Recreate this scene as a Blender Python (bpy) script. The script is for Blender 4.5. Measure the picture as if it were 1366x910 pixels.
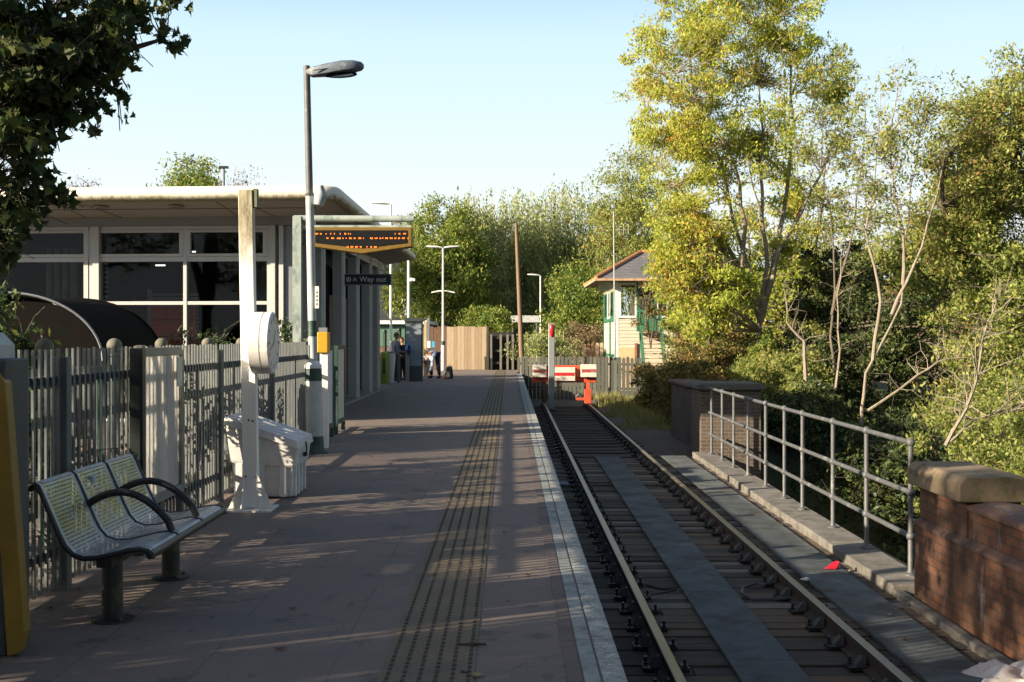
import bpy, math, random
import numpy as np
from mathutils import Vector, Matrix
R = math.radians
random.seed(7)
rng = np.random.default_rng(11)
for o in list(bpy.data.objects): bpy.data.objects.remove(o)
scene = bpy.context.scene
col = scene.collection

# ------------------------------------------------------------------ camera, sky, sun, exposure
cam_d = bpy.data.cameras.new('camera'); cam = bpy.data.objects.new('camera', cam_d); col.objects.link(cam)
cam_d.sensor_width = 36; cam_d.lens = 36*1600/1366; cam_d.clip_end = 2000; cam_d.clip_start = 0.05
cam.location = (0, 0, 1.5)
cam.rotation_euler = (R(90) - 6/1600, 0, -4/1600)
scene.camera = cam
EL, TX, TY = R(19), 0.895, 0.446        # sun height, direction the light travels over the ground
w = bpy.data.worlds.new('World'); scene.world = w; w.use_nodes = True
nt = w.node_tree; nt.nodes.clear()
sky = nt.nodes.new('ShaderNodeTexSky'); sky.sky_type = 'NISHITA'; sky.sun_disc = False
sky.sun_elevation = EL; sky.sun_rotation = math.atan2(-TX, -TY)
sky.air_density = 1.0; sky.dust_density = 3.0; sky.ozone_density = 1.4
bg = nt.nodes.new('ShaderNodeBackground'); bg.inputs[1].default_value = 0.06
wo = nt.nodes.new('ShaderNodeOutputWorld')
nt.links.new(sky.outputs[0], bg.inputs[0])
# pale hazy band of the low sky, fading into the clear sky higher up
tc_ = nt.nodes.new('ShaderNodeTexCoord'); sx_ = nt.nodes.new('ShaderNodeSeparateXYZ'); nt.links.new(tc_.outputs['Generated'], sx_.inputs[0])
rp = nt.nodes.new('ShaderNodeValToRGB'); nt.links.new(sx_.outputs[2], rp.inputs[0]); e = rp.color_ramp.elements
while len(e) < 5: e.new(.5)
for el_, (p_, c_) in zip(e, [(0, (.40,.395,.39)), (.06, (.37,.385,.385)), (.14, (.305,.355,.375)), (.28, (.215,.31,.37)), (.45, (.05,.09,.16))]): el_.position = p_; el_.color = (*c_, 1)
b2 = nt.nodes.new('ShaderNodeBackground'); b2.inputs[1].default_value = 1; nt.links.new(rp.outputs[0], b2.inputs[0])
mr_ = nt.nodes.new('ShaderNodeMapRange'); mr_.inputs[1].default_value = .24; mr_.inputs[2].default_value = .42; nt.links.new(sx_.outputs[2], mr_.inputs[0])
mx_ = nt.nodes.new('ShaderNodeMixShader'); nt.links.new(mr_.outputs[0], mx_.inputs[0]); nt.links.new(b2.outputs[0], mx_.inputs[1]); nt.links.new(bg.outputs[0], mx_.inputs[2])
nt.links.new(mx_.outputs[0], wo.inputs[0])
sd = bpy.data.lights.new('sun', 'SUN'); sd.energy = 5.0; sd.angle = R(0.5); sd.color = (1, .84, .62)
sun = bpy.data.objects.new('sun', sd); col.objects.link(sun)
sun.rotation_euler = Vector((TX*math.cos(EL), TY*math.cos(EL), -math.sin(EL))).to_track_quat('-Z', 'Y').to_euler()
vs = scene.view_settings
vs.view_transform = 'Standard'; vs.look = 'None'; vs.gamma = 1; vs.exposure = 1.55; vs.use_curve_mapping = False
scene.cycles.max_bounces = 6; scene.cycles.transparent_max_bounces = 16
scene.cycles.diffuse_bounces = 3

# ------------------------------------------------------------------ materials
def _bsdf(name):
    m = bpy.data.materials.new(name); m.use_nodes = True
    return m, m.node_tree, m.node_tree.nodes['Principled BSDF']
def ramp(nt, src, stops, interp='LINEAR'):
    r = nt.nodes.new('ShaderNodeValToRGB'); e = r.color_ramp.elements; r.color_ramp.interpolation = interp
    while len(e) < len(stops): e.new(0.5)
    for el, (p, c) in zip(e, stops):
        el.position = p; el.color = (*c, 1) if len(c) == 3 else c
    nt.links.new(src, r.inputs[0]); return r.outputs[0]
def noise(nt, scale, detail=5, rough=.6, coord='Object', vec=None, stretch=None):
    n = nt.nodes.new('ShaderNodeTexNoise'); n.inputs['Scale'].default_value = scale
    n.inputs['Detail'].default_value = detail; n.inputs['Roughness'].default_value = rough
    if vec is None:
        t = nt.nodes.new('ShaderNodeTexCoord'); vec = t.outputs[coord]
    if stretch:
        mp = nt.nodes.new('ShaderNodeMapping'); mp.inputs['Scale'].default_value = stretch
        nt.links.new(vec, mp.inputs[0]); vec = mp.outputs[0]
    nt.links.new(vec, n.inputs['Vector']); return n.outputs[0]
def mix(nt, fac, a, b, mode='MIX'):
    m = nt.nodes.new('ShaderNodeMix'); m.data_type = 'RGBA'; m.blend_type = mode
    for s, v in ((m.inputs[0], fac), (m.inputs[6], a), (m.inputs[7], b)):
        if isinstance(v, (int, float)): s.default_value = v
        elif isinstance(v, tuple): s.default_value = (*v, 1) if len(v) == 3 else v
        else: nt.links.new(v, s)
    return m.outputs[2]
def bump(nt, b, h, strength=.3, dist=.01):
    n = nt.nodes.new('ShaderNodeBump'); n.inputs['Strength'].default_value = strength; n.inputs['Distance'].default_value = dist
    nt.links.new(h, n.inputs['Height']); nt.links.new(n.outputs[0], b.inputs['Normal'])
def M(name, c, rough=.7, metal=0, var=.25, scale=4, dirt=None, dirt_amt=.5, fine=60, bmp=.15, stretch=None, dirt_scale=2.5, spec=None):
    """weathered paint / stone / metal: two noises of tone plus optional patches of dirt"""
    m, nt, b = _bsdf(name)
    dk = tuple(max(0, x*(1-var)) for x in c); lt = tuple(min(1, x*(1+var*.6)) for x in c)
    base = ramp(nt, noise(nt, scale, 6, .65, stretch=stretch), [(.3, dk), (.7, lt)])
    n2 = noise(nt, fine, 3, .6)
    base = mix(nt, ramp(nt, n2, [(.35, (0, 0, 0)), (.65, (.35, .35, .35))]), base, tuple(x*.55 for x in c))
    if dirt:
        d = ramp(nt, noise(nt, dirt_scale, 8, .7, stretch=stretch), [(.62-.25*dirt_amt, (0, 0, 0)), (.72-.12*dirt_amt, (1, 1, 1))])
        base = mix(nt, d, base, dirt)
    nt.links.new(base, b.inputs['Base Color'])
    b.inputs['Roughness'].default_value = rough; b.inputs['Metallic'].default_value = metal
    if spec is not None: b.inputs['Specular IOR Level'].default_value = spec
    if bmp: bump(nt, b, n2, bmp, .004)
    return m
def brick_mat(name, c1, c2, mortar, sx=.225, sz=.075, ms=.006, stain=(.05, .05, .045), stain_amt=.5, white=0, offset=.5):
    m, nt, b = _bsdf(name)
    t = nt.nodes.new('ShaderNodeTexCoord'); s = nt.nodes.new('ShaderNodeSeparateXYZ'); nt.links.new(t.outputs['Object'], s.inputs[0])
    a = nt.nodes.new('ShaderNodeMath'); a.operation = 'ADD'; nt.links.new(s.outputs[0], a.inputs[0]); nt.links.new(s.outputs[1], a.inputs[1])
    cb = nt.nodes.new('ShaderNodeCombineXYZ'); nt.links.new(a.outputs[0], cb.inputs[0]); nt.links.new(s.outputs[2], cb.inputs[1])
    br = nt.nodes.new('ShaderNodeTexBrick'); nt.links.new(cb.outputs[0], br.inputs[0]); br.offset = offset
    br.inputs['Color1'].default_value = (*c1, 1); br.inputs['Color2'].default_value = (*c2, 1); br.inputs['Mortar'].default_value = (*mortar, 1)
    br.inputs['Scale'].default_value = 1; br.inputs['Brick Width'].default_value = sx; br.inputs['Row Height'].default_value = sz
    br.inputs['Mortar Size'].default_value = ms; br.inputs['Mortar Smooth'].default_value = .3; br.inputs['Bias'].default_value = 0
    n = ramp(nt, noise(nt, 1.7, 8, .7), [(.62-.25*stain_amt, (0, 0, 0)), (.75-.1*stain_amt, (.85, .85, .85))])
    c = mix(nt, n, br.outputs[0], stain)
    if white:
        wn = ramp(nt, noise(nt, 2.2, 6, .7, stretch=(2.2, 2.2, .55)), [(.62, (0, 0, 0)), (.70, (white,)*3)])
        c = mix(nt, wn, c, (.55, .53, .5))
    c = mix(nt, ramp(nt, noise(nt, 40, 4, .7), [(.3, (0, 0, 0)), (.7, (.5, .5, .5))]), c, tuple(x*.5 for x in c1))
    nt.links.new(c, b.inputs['Base Color']); b.inputs['Roughness'].default_value = .9
    inv = nt.nodes.new('ShaderNodeMath'); inv.operation = 'SUBTRACT'; inv.inputs[0].default_value = 1; nt.links.new(br.outputs[1], inv.inputs[1])
    bump(nt, b, inv.outputs[0], .6, .006)
    return m
def leaf_mat(name, cols, trans=.35, patch=.25, weights=None):
    m, nt, b = _bsdf(name)
    g = nt.nodes.new('ShaderNodeNewGeometry')
    n = len(cols); st = [((i+.0)/n if weights is None else weights[i], c) for i, c in enumerate(cols)]
    # each leaf takes a hue of its own; patches of the crown lean towards one or the other
    pn = noise(nt, patch, 3, .6)
    mm = nt.nodes.new('ShaderNodeMath'); mm.operation = 'MULTIPLY_ADD'; nt.links.new(pn, mm.inputs[0]); mm.inputs[1].default_value = 1.3; mm.inputs[2].default_value = -.68
    ad = nt.nodes.new('ShaderNodeMath'); ad.operation = 'ADD'; nt.links.new(g.outputs['Random Per Island'], ad.inputs[0]); nt.links.new(mm.outputs[0], ad.inputs[1]); ad.use_clamp = True
    c = ramp(nt, ad.outputs[0], st)
    nt.links.new(c, b.inputs['Base Color']); b.inputs['Roughness'].default_value = .55; b.inputs['Specular IOR Level'].default_value = .3
    tr = nt.nodes.new('ShaderNodeBsdfTranslucent'); nt.links.new(c, tr.inputs[0])
    ms = nt.nodes.new('ShaderNodeMixShader'); ms.inputs[0].default_value = trans
    nt.links.new(b.outputs[0], ms.inputs[1]); nt.links.new(tr.outputs[0], ms.inputs[2])
    nt.links.new(ms.outputs[0], nt.nodes['Material Output'].inputs[0])
    return m
def emit(name, c, s):
    m = bpy.data.materials.new(name); m.use_nodes = True; nt = m.node_tree; nt.nodes.clear()
    e = nt.nodes.new('ShaderNodeEmission'); e.inputs[0].default_value = (*c, 1); e.inputs[1].default_value = s
    o = nt.nodes.new('ShaderNodeOutputMaterial'); nt.links.new(e.outputs[0], o.inputs[0]); return m
def glass_mat(name, tint=(.5, .55, .55), gl=.35):
    m = bpy.data.materials.new(name); m.use_nodes = True; nt = m.node_tree; nt.nodes.clear()
    t = nt.nodes.new('ShaderNodeBsdfTransparent'); t.inputs[0].default_value = (*tint, 1)
    g = nt.nodes.new('ShaderNodeBsdfGlossy'); g.inputs['Roughness'].default_value = .02; g.inputs[0].default_value = (.20, .21, .22, 1)
    f = nt.nodes.new('ShaderNodeFresnel'); f.inputs[0].default_value = 1.5
    ms = nt.nodes.new('ShaderNodeMixShader'); nt.links.new(f.outputs[0], ms.inputs[0])
    nt.links.new(t.outputs[0], ms.inputs[1]); nt.links.new(g.outputs[0], ms.inputs[2])
    o = nt.nodes.new('ShaderNodeOutputMaterial'); nt.links.new(ms.outputs[0], o.inputs[0]); return m

# ------------------------------------------------------------------ mesh helpers
class MB:
    def __init__(s): s.v = []; s.f = []; s.m = []; s.mi = 0; s.xf = None
    def add(s, vs, fs):
        n = len(s.v)
        for p in vs:
            p = Vector(p)
            if s.xf: p = s.xf @ p
            s.v.append(tuple(p))
        for f in fs: s.f.append(tuple(i+n for i in f)); s.m.append(s.mi)
        return s
    def box(s, x0, x1, y0, y1, z0, z1):
        return s.add([(x0,y0,z0),(x1,y0,z0),(x1,y1,z0),(x0,y1,z0),(x0,y0,z1),(x1,y0,z1),(x1,y1,z1),(x0,y1,z1)],
                     [(0,3,2,1),(4,5,6,7),(0,1,5,4),(1,2,6,5),(2,3,7,6),(3,0,4,7)])
    def cbox(s, c, d): return s.box(c[0]-d[0]/2, c[0]+d[0]/2, c[1]-d[1]/2, c[1]+d[1]/2, c[2]-d[2]/2, c[2]+d[2]/2)
    def hexa(s, a, b):
        """a, b: two quads of four points (bottom, top)"""
        return s.add(list(a)+list(b), [(0,3,2,1),(4,5,6,7),(0,1,5,4),(1,2,6,5),(2,3,7,6),(3,0,4,7)])
    def prism(s, poly, ax, d0, d1):
        def P(p, d): return (d, p[0], p[1]) if ax == 'x' else ((p[0], d, p[1]) if ax == 'y' else (p[0], p[1], d))
        n = len(poly)
        return s.add([P(p, d0) for p in poly]+[P(p, d1) for p in poly],
                     [tuple(range(n))[::-1], tuple(range(n, 2*n))]+[(i, (i+1) % n, (i+1) % n+n, i+n) for i in range(n)])
    def tube(s, path, r, n=8, cap=True):
        path = [Vector(p) for p in path]; k = len(path)
        rs = r if isinstance(r, (list, tuple)) else [r]*k
        vs = []; fs = []; up = None
        for i, p in enumerate(path):
            d = (path[min(i+1, k-1)]-path[max(i-1, 0)])
            if d.length < 1e-9: d = Vector((0,0,1))
            d.normalize()
            if up is None: up = Vector((1,0,0)) if abs(d.x) < .8 else Vector((0,1,0))
            a = d.cross(up).normalized(); b = d.cross(a); up = -b if b.dot(up) < 0 else b
            up = a.cross(d)
            for j in range(n):
                t = 2*math.pi*j/n; vs.append(p+(a*math.cos(t)+up*math.sin(t))*rs[i])
        for i in range(k-1):
            for j in range(n): fs.append((i*n+j, i*n+(j+1) % n, (i+1)*n+(j+1) % n, (i+1)*n+j))
        if cap: fs += [tuple(range(n))[::-1], tuple(range((k-1)*n, k*n))]
        return s.add(vs, fs)
    def lathe(s, c, prof, n=20):
        """prof: list of (r, z); around z through c"""
        return s.tube([(c[0], c[1], c[2]+z+i*1e-6) for i, (r, z) in enumerate(prof)], [max(r, 1e-4) for r, z in prof], n) if False else s._lathe(c, prof, n)
    def _lathe(s, c, prof, n):
        vs = [(c[0]+r*math.cos(2*math.pi*j/n), c[1]+r*math.sin(2*math.pi*j/n), c[2]+z) for r, z in prof for j in range(n)]
        k = len(prof)
        fs = [(i*n+j, i*n+(j+1) % n, (i+1)*n+(j+1) % n, (i+1)*n+j) for i in range(k-1) for j in range(n)]
        fs += [tuple(range(n))[::-1], tuple(range((k-1)*n, k*n))]
        return s.add(vs, fs)
    def ball(s, c, r, n=16, m=10):
        rr = r if isinstance(r, (tuple, list)) else (r, r, r)
        vs = []; fs = []
        for i in range(m+1):
            t = math.pi*(i+.001)/(m+.002)
            for j in range(n):
                p = 2*math.pi*j/n
                vs.append((c[0]+rr[0]*math.sin(t)*math.cos(p), c[1]+rr[1]*math.sin(t)*math.sin(p), c[2]-rr[2]*math.cos(t)))
        for i in range(m):
            for j in range(n): fs.append((i*n+j, i*n+(j+1) % n, (i+1)*n+(j+1) % n, (i+1)*n+j))
        return s.add(vs, fs)
    def build(s, name, mats, parent=None, smooth=False, bevel=0):
        off = Vector((0,0,0)); p = parent
        while p is not None: off += Vector(p.location); p = p.parent
        me = bpy.data.meshes.new(name)
        me.from_pydata([tuple(Vector(v)-off) for v in s.v], [], s.f)
        for m in (mats if isinstance(mats, (list, tuple)) else [mats]): me.materials.append(m)
        if s.m: me.polygons.foreach_set('material_index', s.m)
        if smooth:
            me.polygons.foreach_set('use_smooth', [True]*len(me.polygons))
            me.set_sharp_from_angle(angle=R(38))
        o = bpy.data.objects.new(name, me); col.objects.link(o); o.parent = parent
        if bevel:
            b = o.modifiers.new('bevel', 'BEVEL'); b.width = bevel; b.segments = 2; b.limit_method = 'ANGLE'; b.angle_limit = R(40)
        return o
def tag(o, label=None, cat=None, group=None, kind=None):
    if label: o['label'] = label
    if cat: o['category'] = cat
    if group: o['group'] = group
    if kind: o['kind'] = kind
    return o
def thing(name, label, cat, loc=(0,0,0), group=None):
    o = bpy.data.objects.new(name, None); col.objects.link(o); o.location = loc; o.empty_display_size = .2
    return tag(o, label, cat, group)
def copy_tree(o, kids, parent=None):
    c = o.copy(); col.objects.link(c); c.parent = parent
    for ch in kids.get(o.name, []): copy_tree(ch, kids, c)
    return c
def kids_map():
    d = {}
    for o in col.objects:
        if o.parent: d.setdefault(o.parent.name, []).append(o)
    return d
def text_mesh(body, size, xf, mat, name, parent, extrude=.001):
    cu = bpy.data.curves.new('t', 'FONT'); cu.body = body; cu.size = size; cu.extrude = extrude; cu.align_x = 'LEFT'
    o = bpy.data.objects.new('t', cu); col.objects.link(o)
    dg = bpy.context.evaluated_depsgraph_get(); me = bpy.data.meshes.new_from_object(o.evaluated_get(dg))
    bpy.data.objects.remove(o)
    mb = MB(); mb.xf = xf; mb.add([tuple(v.co) for v in me.vertices], [tuple(p.vertices) for p in me.polygons])
    return mb.build(name, mat, parent)
def X(px, Y): return (px-679)/1600*Y
def Z(py, Y): return 1.5-(py-449)/1600*Y
def P(px, py, Y): return (X(px, Y), Y, Z(py, Y))

# ------------------------------------------------------------------ palette
m_conc = M('concrete', (.26,.25,.23), .9, dirt=(.12,.12,.1))
m_green = M('dark green paint', (.015,.05,.04), .55, dirt=(.09,.12,.11), dirt_amt=.3)
m_lampgrey = M('pale grey paint', (.42,.46,.46), .5, dirt=(.22,.26,.22), dirt_amt=.3)
m_white = M('white gloss paint', (.74,.73,.70), .45, var=.08, dirt=(.30,.27,.20), dirt_amt=.15)
m_whitedirty = M('dirty white plastic', (.58,.58,.58), .6, dirt=(.36,.35,.31), dirt_amt=.12, bmp=.05)
m_black = M('black rubber', (.012,.012,.014), .45, var=.3)
m_yellow = M('yellow panel', (.24,.145,.012), .5, dirt=(.25,.16,.03), dirt_amt=.25)
m_darkcab = M('slate blue metal', (.045,.06,.07), .6, dirt=(.03,.035,.035))
m_galv = M('galvanised steel', (.10,.105,.11), .6, metal=.25, scale=9, dirt=(.26,.26,.25), dirt_amt=.2)
m_rust = M('rusted iron', (.055,.035,.025), .85, dirt=(.03,.025,.022))
m_palegreenpost = M('peeling green and white paint', (.30,.36,.34), .7, dirt=(.06,.10,.09), dirt_amt=.5, dirt_scale=5, stretch=(1,1,.4))
m_orange = M('orange red paint', (.50,.075,.03), .55, dirt=(.28,.09,.04), dirt_amt=.25)
m_red = M('red paint', (.50,.025,.03), .4)
m_redfade = M('faded red stripe', (.35,.06,.06), .6, dirt=(.4,.3,.28), dirt_amt=.3)
m_timber = M('weathered timber', (.075,.06,.05), .9, var=.45, scale=3, stretch=(.6,14,6), dirt=(.13,.115,.095), dirt_amt=.35)
m_ballast = None

# ------------------------------------------------------------------ ground, platform, track
def terrain_h(x, y):
    def ss(a, b, t):
        t = min(1, max(0, (t-a)/(b-a))); return t*t*(3-2*t)
    z = -.06 + (-1.14+.06)*ss(-.6, .1, x)
    # cutting to the right of the bridge (a lane passes below)
    cut = ss(4.0, 5.6, x)*ss(-8, -2, y)*(1-ss(22.5, 27, y))
    cut2 = ss(9, 16, x)*ss(-8, -2, y)*(1-ss(27, 40, y))*.7
    under = ss(.3, .6, x)*(1-ss(23.8, 24.1, y))*ss(-8,-7.5,y)*.25
    z -= 4.2*max(cut, cut2) + (0 if cut > .1 else under)
    if y > 24.6 and .4 < x < 4.2: z += .125
    if y > 25.5: z += .16*ss(2.9, 3.6, x)*(1-ss(9,16,x)) if x > 2.8 else 0
    if y > 60: z += .5*ss(60, 75, y)+ .035*(y-75 if y > 75 else 0)*.6
    r = math.hypot(x, y)
    z += .05*math.sin(x*1.3+y*.7)*math.sin(y*.9-x*.4)*(1 if (x > 5 or x < -8 or y > 58) else 0)
    return z
xs = sorted(set([-900,-500,-250,-120,-70,-45,-30,-22]+list(np.arange(-18, 24, .6))+[26,30,36,45,60,80,120,250,500,900]))
ys = sorted(set([-400,-120,-40,-20]+list(np.arange(-10, 64, .8))+[66,70,75,80,90,105,130,170,250,400,700,1100]))
g = MB(); nx = len(xs)
g.v = [(x, y, terrain_h(x, y) if y < 130 else terrain_h(x, 130)) for y in ys for x in xs]
g.f = [(j*nx+i, j*nx+i+1, (j+1)*nx+i+1, (j+1)*nx+i) for j in range(len(ys)-1) for i in range(nx-1)]; g.m = [0]*len(g.f)
mt, nt, b = _bsdf('earth and ballast')
t = nt.nodes.new('ShaderNodeTexCoord'); s = nt.nodes.new('ShaderNodeSeparateXYZ'); nt.links.new(t.outputs['Object'], s.inputs[0])
vo = nt.nodes.new('ShaderNodeTexVoronoi'); vo.inputs['Scale'].default_value = 22; nt.links.new(t.outputs['Object'], vo.inputs['Vector'])
stone = mix(nt, ramp(nt, vo.outputs['Color'], [(0, (.2,.2,.2)), (1, (1,1,1))]), (.035,.028,.024), (.13,.11,.095))
earth = ramp(nt, noise(nt, 1.2, 8, .7), [(.3, (.03,.028,.014)), (.55, (.05,.06,.022)), (.75, (.09,.075,.035))])
fx = ramp(nt, noise(nt, .5, 4, .6), [(.45,(0,0,0)),(.6,(1,1,1))])
mr = nt.nodes.new('ShaderNodeMapRange'); mr.inputs[1].default_value = 4.2; mr.inputs[2].default_value = 4.8; nt.links.new(s.outputs[0], mr.inputs[0])
c = mix(nt, mr.outputs[0], stone, earth)
nt.links.new(c, b.inputs['Base Color']); b.inputs['Roughness'].default_value = .95
bump(nt, b, vo.outputs['Distance'], .8, .03)
o = g.build('ground', mt, smooth=True); tag(o, 'dark earth and grey brown ballast around the line', None, kind='structure')

# platform
m_pave, nt, b = _bsdf('worn reddish asphalt paving')
t = nt.nodes.new('ShaderNodeTexCoord')
mp = nt.nodes.new('ShaderNodeMapping'); mp.inputs['Location'].default_value = (.2, .75, 0); nt.links.new(t.outputs['Object'], mp.inputs[0])
br = nt.nodes.new('ShaderNodeTexBrick'); nt.links.new(mp.outputs[0], br.inputs[0]); br.offset = 0
for k, v in (('Color1', (.138,.094,.076,1)), ('Color2', (.172,.118,.094,1)), ('Mortar', (.028,.024,.021,1))): br.inputs[k].default_value = v
br.inputs['Scale'].default_value = 1; br.inputs['Brick Width'].default_value = .60; br.inputs['Row Height'].default_value = 1.28
br.inputs['Mortar Size'].default_value = .006; br.inputs['Mortar Smooth'].default_value = .4
c = mix(nt, ramp(nt, noise(nt, .9, 8, .7), [(.38, (0,0,0)), (.62, (.85,.85,.85))]), br.outputs[0], (0.081,0.068,0.061))
c = mix(nt, ramp(nt, noise(nt, 140, 3, .7), [(.40, (0,0,0)), (.62, (.75,.75,.75))]), c, (0.203,0.173,0.158))
c = mix(nt, ramp(nt, noise(nt, 260, 2, .5), [(.62, (0,0,0)), (.68, (.6,.6,.6))]), c, (0.336,0.308,0.294))
c = mix(nt, ramp(nt, noise(nt, 2.6, 9, .75), [(.56, (0,0,0)), (.62, (.6,.6,.6))]), c, (0.051,0.046,0.043))
c = mix(nt, ramp(nt, noise(nt, 9, 9, .8), [(.60, (0,0,0)), (.64, (.6,.6,.6))]), c, (0.192,0.160,0.141))
ck = nt.nodes.new('ShaderNodeTexVoronoi'); ck.feature = 'DISTANCE_TO_EDGE'; ck.inputs['Scale'].default_value = .55
wv_ = nt.nodes.new('ShaderNodeTexNoise'); wv_.inputs['Scale'].default_value = 3; wv_.inputs['Detail'].default_value = 6; nt.links.new(t.outputs['Object'], wv_.inputs['Vector'])
va = nt.nodes.new('ShaderNodeVectorMath'); va.operation = 'MULTIPLY_ADD'; nt.links.new(wv_.outputs['Color'], va.inputs[0]); va.inputs[1].default_value = (.5,.5,.5); nt.links.new(t.outputs['Object'], va.inputs[2])
nt.links.new(va.outputs[0], ck.inputs['Vector'])
c = mix(nt, ramp(nt, ck.outputs['Distance'], [(.0, (.4,.4,.4)), (.005, (0,0,0))]), c, (.022,.019,.017))
gv = nt.nodes.new('ShaderNodeTexVoronoi'); gv.inputs['Scale'].default_value = 3.2; nt.links.new(t.outputs['Object'], gv.inputs['Vector'])
c = mix(nt, ramp(nt, gv.outputs['Distance'], [(.045, (.8,.8,.8)), (.06, (0,0,0))]), c, (.022,.02,.019))
nt.links.new(c, b.inputs['Base Color']); b.inputs['Roughness'].default_value = .78
bump(nt, b, noise(nt, 160, 3, .7), .35, .004)
pf = MB()
EX = .506
pf.prism([(-2.85,-7),(EX,-7),(EX,53.8),(-7,53.8),(-7,16.2),(-2.85,16.2)], 'z', -.22, 0)
o = pf.build('platform', m_pave); tag(o, 'long paved station platform of reddish asphalt slabs', None, kind='structure')
m_pbrick = brick_mat('sooty platform brick', (.09,.06,.05), (.12,.075,.06), (.08,.075,.07), stain_amt=.7)
pw = MB().box(-2.8, EX-.12, -7, 53.6, -1.4, -.222)
o = pw.build('platform_wall', m_pbrick); tag(o, 'sooty brick face below the platform coping', None, kind='structure')
# coping with white painted edge
m_edge, nt, b = _bsdf('worn white edge paint')
wn = ramp(nt, noise(nt, 7, 9, .8), [(.40, (1,1,1)), (.62, (0,0,0))])
wn2 = ramp(nt, noise(nt, 60, 5, .8), [(.38, (.1,.1,.1)), (.6, (1,1,1))])
wf = nt.nodes.new('ShaderNodeMath'); wf.operation = 'MULTIPLY'
nt.links.new(wn, wf.inputs[0]); nt.links.new(wn2, wf.inputs[1])
c = mix(nt, wf.outputs[0], (0.165,0.165,0.150), (0.540,0.570,0.555))
nt.links.new(c, b.inputs['Base Color']); b.inputs['Roughness'].default_value = .8; bump(nt, b, noise(nt, 60, 5, .8), .3, .004)
m_edge2 = M('thin worn white paint on concrete', (0.300,0.330,0.323), .85, dirt=(.15,.15,.14), dirt_amt=.6, dirt_scale=6, fine=90)
m_copred = M('reddish coping concrete', (0.150,0.116,0.107), .85, dirt=(.08,.07,.065), fine=120)
ea = MB(); eb = MB(); ec = MB(); y = -6.9; k = 0
while y < 53.7:
    L = .915; y1 = min(y+L-.012, 53.8)
    ea.box(.412, EX+.008, y, y1, -.21, .006)
    eb.box(.330, .400, y, y1, -.05, .005)
    if k % 1 == 0: ec.box(.256, .322, y, y1, -.05, .004)
    y += L; k += 1
edge = thing('platform_edge', 'worn white painted coping along the platform edge', 'platform edge', (EX, 5, 0)); edge['kind'] = 'structure'
del edge['category']
ea.build('coping_slabs', m_edge, edge); eb.build('painted_strip', m_edge2, edge); ec.build('plain_strip', m_copred, edge)
# tactile strip
m_tact = M('buff tactile paving', (.172,.130,.082), .8, var=.2, dirt=(0.102,0.088,0.068), dirt_amt=.4, fine=110)
m_tdark = M('dirt between tactile lozenges', (.055,.047,.038), .9)
tc = MB(); tc.mi = 0; tc.box(-.575, -.155, -6, 53.7, -.05, .005)
tc.mi = 1
y = 4.0
while y < 53.6:
    for j in range(6):
        x = -.548 + j*.0715 + .012
        yy = y + (.033 if j % 2 else 0)
        tc.box(x-.0085, x+.0085, yy, yy+.042, 0, .0085)
    y += .072
o = tc.build('tactile_paving', [m_tact, m_tdark]); tag(o, 'buff tactile strip of dotted rows running along the platform', None, kind='structure')

# the track
TR = .0022                       # the track swings slightly to the right
def rx(x0, Y): return x0 + TR*(Y-8)
m_railtop = M('worn rail head', (.30,.25,.20), .38, metal=.7, var=.1, dirt=(.22,.15,.09), dirt_amt=.3, stretch=(1,.15,1), bmp=0)
m_railside = M('rusty rail side', (.04,.028,.022), .8)
track = thing('railway_track', 'single running line of rusty rails on chairs ending at the buffer stop', 'railway track', (1.9, 6, -.9))
for x0 in (1.15, 2.665):
    rl = MB(); n = 2
    prof = [(-.07,-.155),(.07,-.155),(.07,-.14),(.012,-.125),(.012,-.045),(.036,-.035),(.036,-.004),(.030,0),(-.030,0),(-.036,-.004),(-.036,-.035),(-.012,-.045),(-.012,-.125),(-.07,-.14)]
    ya, yb = -6, 42.3
    pa = [(rx(x0, ya)+p[0], ya, -.80+p[1]) for p in prof]; pb = [(rx(x0, yb)+p[0], yb, -.80+p[1]) for p in prof]
    k = len(prof)
    for i in range(k):
        rl.mi = 1 if i in (7, 6, 8) else 0
        rl.add([pa[i], pa[(i+1) % k], pb[(i+1) % k], pb[i]], [(0,1,2,3)])
    rl.mi = 0; rl.add(pb, [tuple(range(k))])
    rl.build('rail', [m_railside, m_railtop], track)
m_chair = M('greasy cast iron', (.022,.02,.02), .5, metal=.3, var=.4)
m_boltc = M('oily bolt', (.05,.055,.07), .35, metal=.6)
def chair_mb(x, y):
    c = MB(); z = -.955; q = random.uniform(-.01, .01)
    c.box(x-.17, x+.17, y-.075+q, y+.075+q, z, z+.026)
    for s in (-1, 1):
        c.hexa([(x+s*.045, y-.065, z+.024),(x+s*.12, y-.05, z+.024),(x+s*.12, y+.05, z+.024),(x+s*.045, y+.065, z+.024)],
               [(x+s*.042, y-.035, z+.10),(x+s*.06, y-.028, z+.10),(x+s*.06, y+.028, z+.10),(x+s*.042, y+.035, z+.10)])
        c.mi = 1
        c.lathe((x+s*.14, y-.04*s, z+.024), [(.022,0),(.022,.014),(.013,.016),(.013,.04+random.uniform(0,.02)),(.010,.06)], 8)
        c.mi = 0
    return c
y = 5.25; k = 0
while y < 24.2:
    for x0 in (1.15, 2.665):
        chair_mb(rx(x0, y)+random.uniform(-.004,.004), y).build('chair', [m_chair, m_boltc], track)
    y += .60
sl = []
y = 25.0
m_sleep = M('old oak sleeper', (.05,.042,.036), .9, var=.4, stretch=(.5,10,5), dirt=(.09,.08,.07))
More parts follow.
